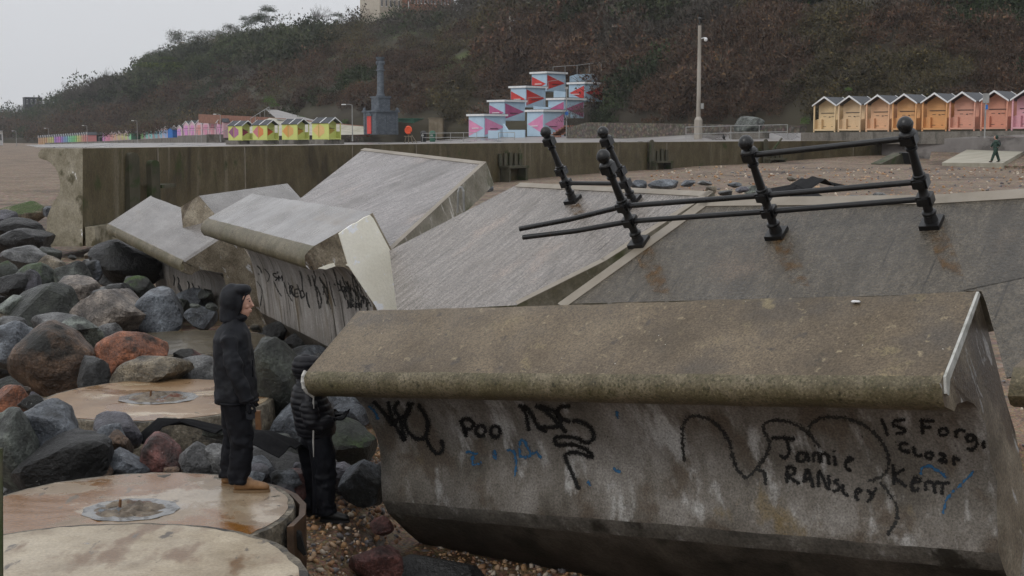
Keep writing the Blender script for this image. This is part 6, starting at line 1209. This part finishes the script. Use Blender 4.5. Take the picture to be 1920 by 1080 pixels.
for k in range(90):
    u = random.random(); px = 60+u*430; p = P(px, 262-u*24+random.uniform(-9, 3), 440-u*170); IT2.append((p, random.uniform(2.2, 3.4), 170, BROWN+OLIVE[:2], dict(tw=.4)))
for k in range(34): p = P(random.uniform(405, 495), random.uniform(215, 240), random.uniform(258, 275)); IT2.append((p, random.uniform(1.6, 2.6), 260, OLIVE+BROWN[:1], dict(tw=.35)))
leaves('hedge_scrub', IT2, 'stuff', 'low russet scrub behind the far rows of beach huts', 'scrub')
def tree(px, pyb, d, h, cw, label, pal, kind='round', N=2600, seed=1, group=None, trunk=.35):
    """px, pyb: foot of the trunk; h and cw in pixels"""
    b = P(px, pyb, d); s_ = d/F; H, Wd = h*s_, cw*s_; rg = np.random.default_rng(seed); rr = random.Random(seed); t = thing('tree', b, label, 'tree', group); tm = MB(); br = MB(); items = []
    def limb(p, dr, L, r, lev):
        q = p; pts = [p]; dd = np.array(dr)
        for i in range(4): dd = nrm(dd+V3(rr.uniform(-1, 1), rr.uniform(-1, 1), rr.uniform(-.4, .7))*.28); q = q+dd*L/4; pts.append(q)
        (tm if lev == 0 else br).tube(pts, [r, r*.8, r*.65, r*.5, r*.3], 6 if lev < 2 else 4)
        if lev < (4 if kind == 'bare' else 2):
            for k in range(3 if kind != 'bare' else 4):
                j = rr.choice([2, 3, 4]); limb(pts[j], nrm(dd+V3(rr.uniform(-1, 1), rr.uniform(-1, 1), rr.uniform(0, .8))*.85), L*.62, r*.45, lev+1)
        return pts
    limb(b, (rr.uniform(-.1, .1), 0, 1), H*(trunk+.15), H*.028, 0)
    if kind == 'round':
        for k in range(12): a = rr.uniform(0, 2*pi); e = rr.uniform(.0, .75); items.append((b+V3(cos(a)*Wd*.32*e**.5, sin(a)*Wd*.32*e**.5, H*(trunk+.12+rr.random()*(.6-trunk*.3))), Wd*rr.uniform(.17, .26), N//12, pal, dict(tw=.1, flat=.8, fill=.2)))
    if kind == 'flat':
        for k in range(11): a = rr.uniform(0, 2*pi); items.append((b+V3(cos(a)*Wd*.42*rr.random(), sin(a)*Wd*.3, H*(.55+.42*k/11)), Wd*rr.uniform(.12, .24)*(1.15-k*.03), N//11, pal, dict(tw=.1, flat=.22, fill=.2)))
    if kind == 'bare':
        for k in range(9): a = rr.uniform(0, 2*pi); items.append((b+V3(cos(a)*Wd*.25, sin(a)*Wd*.25, H*(.45+.35*rr.random())), Wd*.27, N//9, pal, dict(tw=.95, flat=1., fill=.1, up=.8)))
    part('trunk', tm, 'bark', t); 
    if br.f: part('limbs', br, 'bark', t)
    leaves('crown', items, parent=t); return t
tree(497, 62, 500, 46, 56, 'dark round evergreen tree standing alone on the ridge', GREEN[:2], 'round', 3400, 3, trunk=.28)
tree(470, 60, 505, 34, 52, 'lower dark evergreen just left of the lone round ridge tree', GREEN[:2], 'round', 2400, 4, trunk=.1)
tree(526, 62, 495, 18, 18, 'tiny bare bush on the ridge right of the lone round tree', GREY, 'bare', 400, 5)
tree(584, 64, 470, 34, 34, 'smaller bare tree on the skyline', GREY, 'bare', 900, 6)
tree(603, 64, 468, 52, 40, 'taller bare tree on the skyline with upright branches', GREY, 'bare', 1100, 7)
tree(633, 62, 460, 42, 36, 'dark green rounded tree on the skyline right of the bare trees', GREEN[:2], 'round', 1800, 8, trunk=.12)
tree(325, 172, 440, 66, 112, 'wide layered cedar with yellow green top on the left slope', [(.05, .07, .02), (.075, .09, .02), (.03, .045, .02)], 'flat', 5200, 9)
tree(424, 188, 390, 70, 70, 'dark pine with a bent trunk right of the cedar', [(.03, .042, .02), (.045, .055, .025)], 'flat', 2600, 10)
tree(402, 190, 395, 44, 40, 'small dark pine left of the bent trunk pine', [(.03, .042, .02), (.045, .055, .025)], 'flat', 1400, 11)
tree(190, 212, 560, 74, 74, 'big leafless tree on the far left slope', GREY, 'bare', 3000, 12)
tree(140, 218, 580, 62, 66, 'leafless tree left of the big leafless one', GREY, 'bare', 2200, 13)
tree(250, 205, 530, 52, 60, 'dense leafless tree below the ridge near the cedar', GREY, 'bare', 2000, 14)
tree(175, 218, 420, 20, 20, 'small round green bush tree on the grass strip', GREEN, 'round', 500, 15)
for i, (px, pyb, d, h, w) in enumerate(((295, 122, 612, 34, 60), (338, 84, 600, 36, 60), (372, 76, 575, 26, 44), (402, 76, 555, 28, 56), (436, 66, 540, 26, 50))):
    tree(px, pyb+6, d, h, w, ['leftmost rounded tree on the long ridge', 'second rounded tree on the long ridge, above the cedar', 'third low tree on the long ridge', 'fourth broad tree on the long ridge', 'fifth tree on the long ridge, next to the dark evergreens'][i], GREEN[2:]+OLIVE[1:2], 'round', 1700, 20+i, trunk=.05)
tree(1076, 262, 150, 66, 66, 'bare twisted tree in front of the stacked kiosks', GREY, 'bare', 900, 31, trunk=.3)
for i, (px, pyb, d, h, w, lab) in enumerate(((1230, 60, 205, 62, 86, 'big dark green tree at the top right of the tall masts'), (1450, 40, 196, 50, 60, 'green tree left of the low house'), (1505, 34, 186, 52, 24, 'thin leafless tree beside the low house'), (1790, 60, 176, 70, 150, 'broad dark green hedge tree right of the low house'), (1640, 30, 174, 16, 16, 'small shrub in front of the low house'))):
    tree(px, pyb, d, h, w, lab, GREEN if i != 2 else GREY, 'round' if i != 2 else 'bare', [2600, 1600, 500, 3200, 300][i], 40+i, trunk=.15)
for i, (px, py, d, w, lab) in enumerate(((1512, 228, 116, 26, 'small bright green bush left of the first cream hut'), (1590, 172, 113, 16, 'bright green bush showing above the cream huts'), (647, 236, 226, 26, 'green shrub above the brown path wall near the monument'), (560, 228, 232, 24, 'green shrub on the path edge above the yellow huts'), (508, 196, 250, 30, 'dark green shrub at the top of the sloping path'))):
    b = P(px, py, d); r = w/2*d/F; t = thing('shrub', b-V3(0, 0, r), lab, 'shrub'); leaves('foliage', [(b+V3(random.uniform(-.5, .5)*r, random.uniform(-.5, .5)*r, (random.random()-.3)*r), r*.7, 130, [(.05, .09, .02), (.07, .12, .03)], dict(tw=.1)) for k in range(6)], parent=t)
    m = MB(); [m.tube([b-V3(0, 0, r*1.2), b+V3(random.uniform(-.5, .5)*r, random.uniform(-.5, .5)*r, r*.3)], .03, 4) for k in range(1)]; part('stem', m, 'bark', t)

# ------------------------------------------------ the rainy air
hz = bpy.data.materials.new('haze'); hz.use_nodes = True; MATS['haze'] = hz; hn = hz.node_tree.nodes; hn.clear(); ho = hn.new('ShaderNodeOutputMaterial'); hv = hn.new('ShaderNodeVolumePrincipled')
hv.inputs['Color'].default_value = (.86, .88, .92, 1); hv.inputs['Density'].default_value = .00016; hv.inputs['Anisotropy'].default_value = .2; hz.node_tree.links.new(hv.outputs[0], ho.inputs['Volume'])
mb = MB(); mb.box((0, 700, 70), (3600, 1500, 156)); solo('haze', mb, 'haze', 'thin rainy haze', 'haze', kind='stuff')
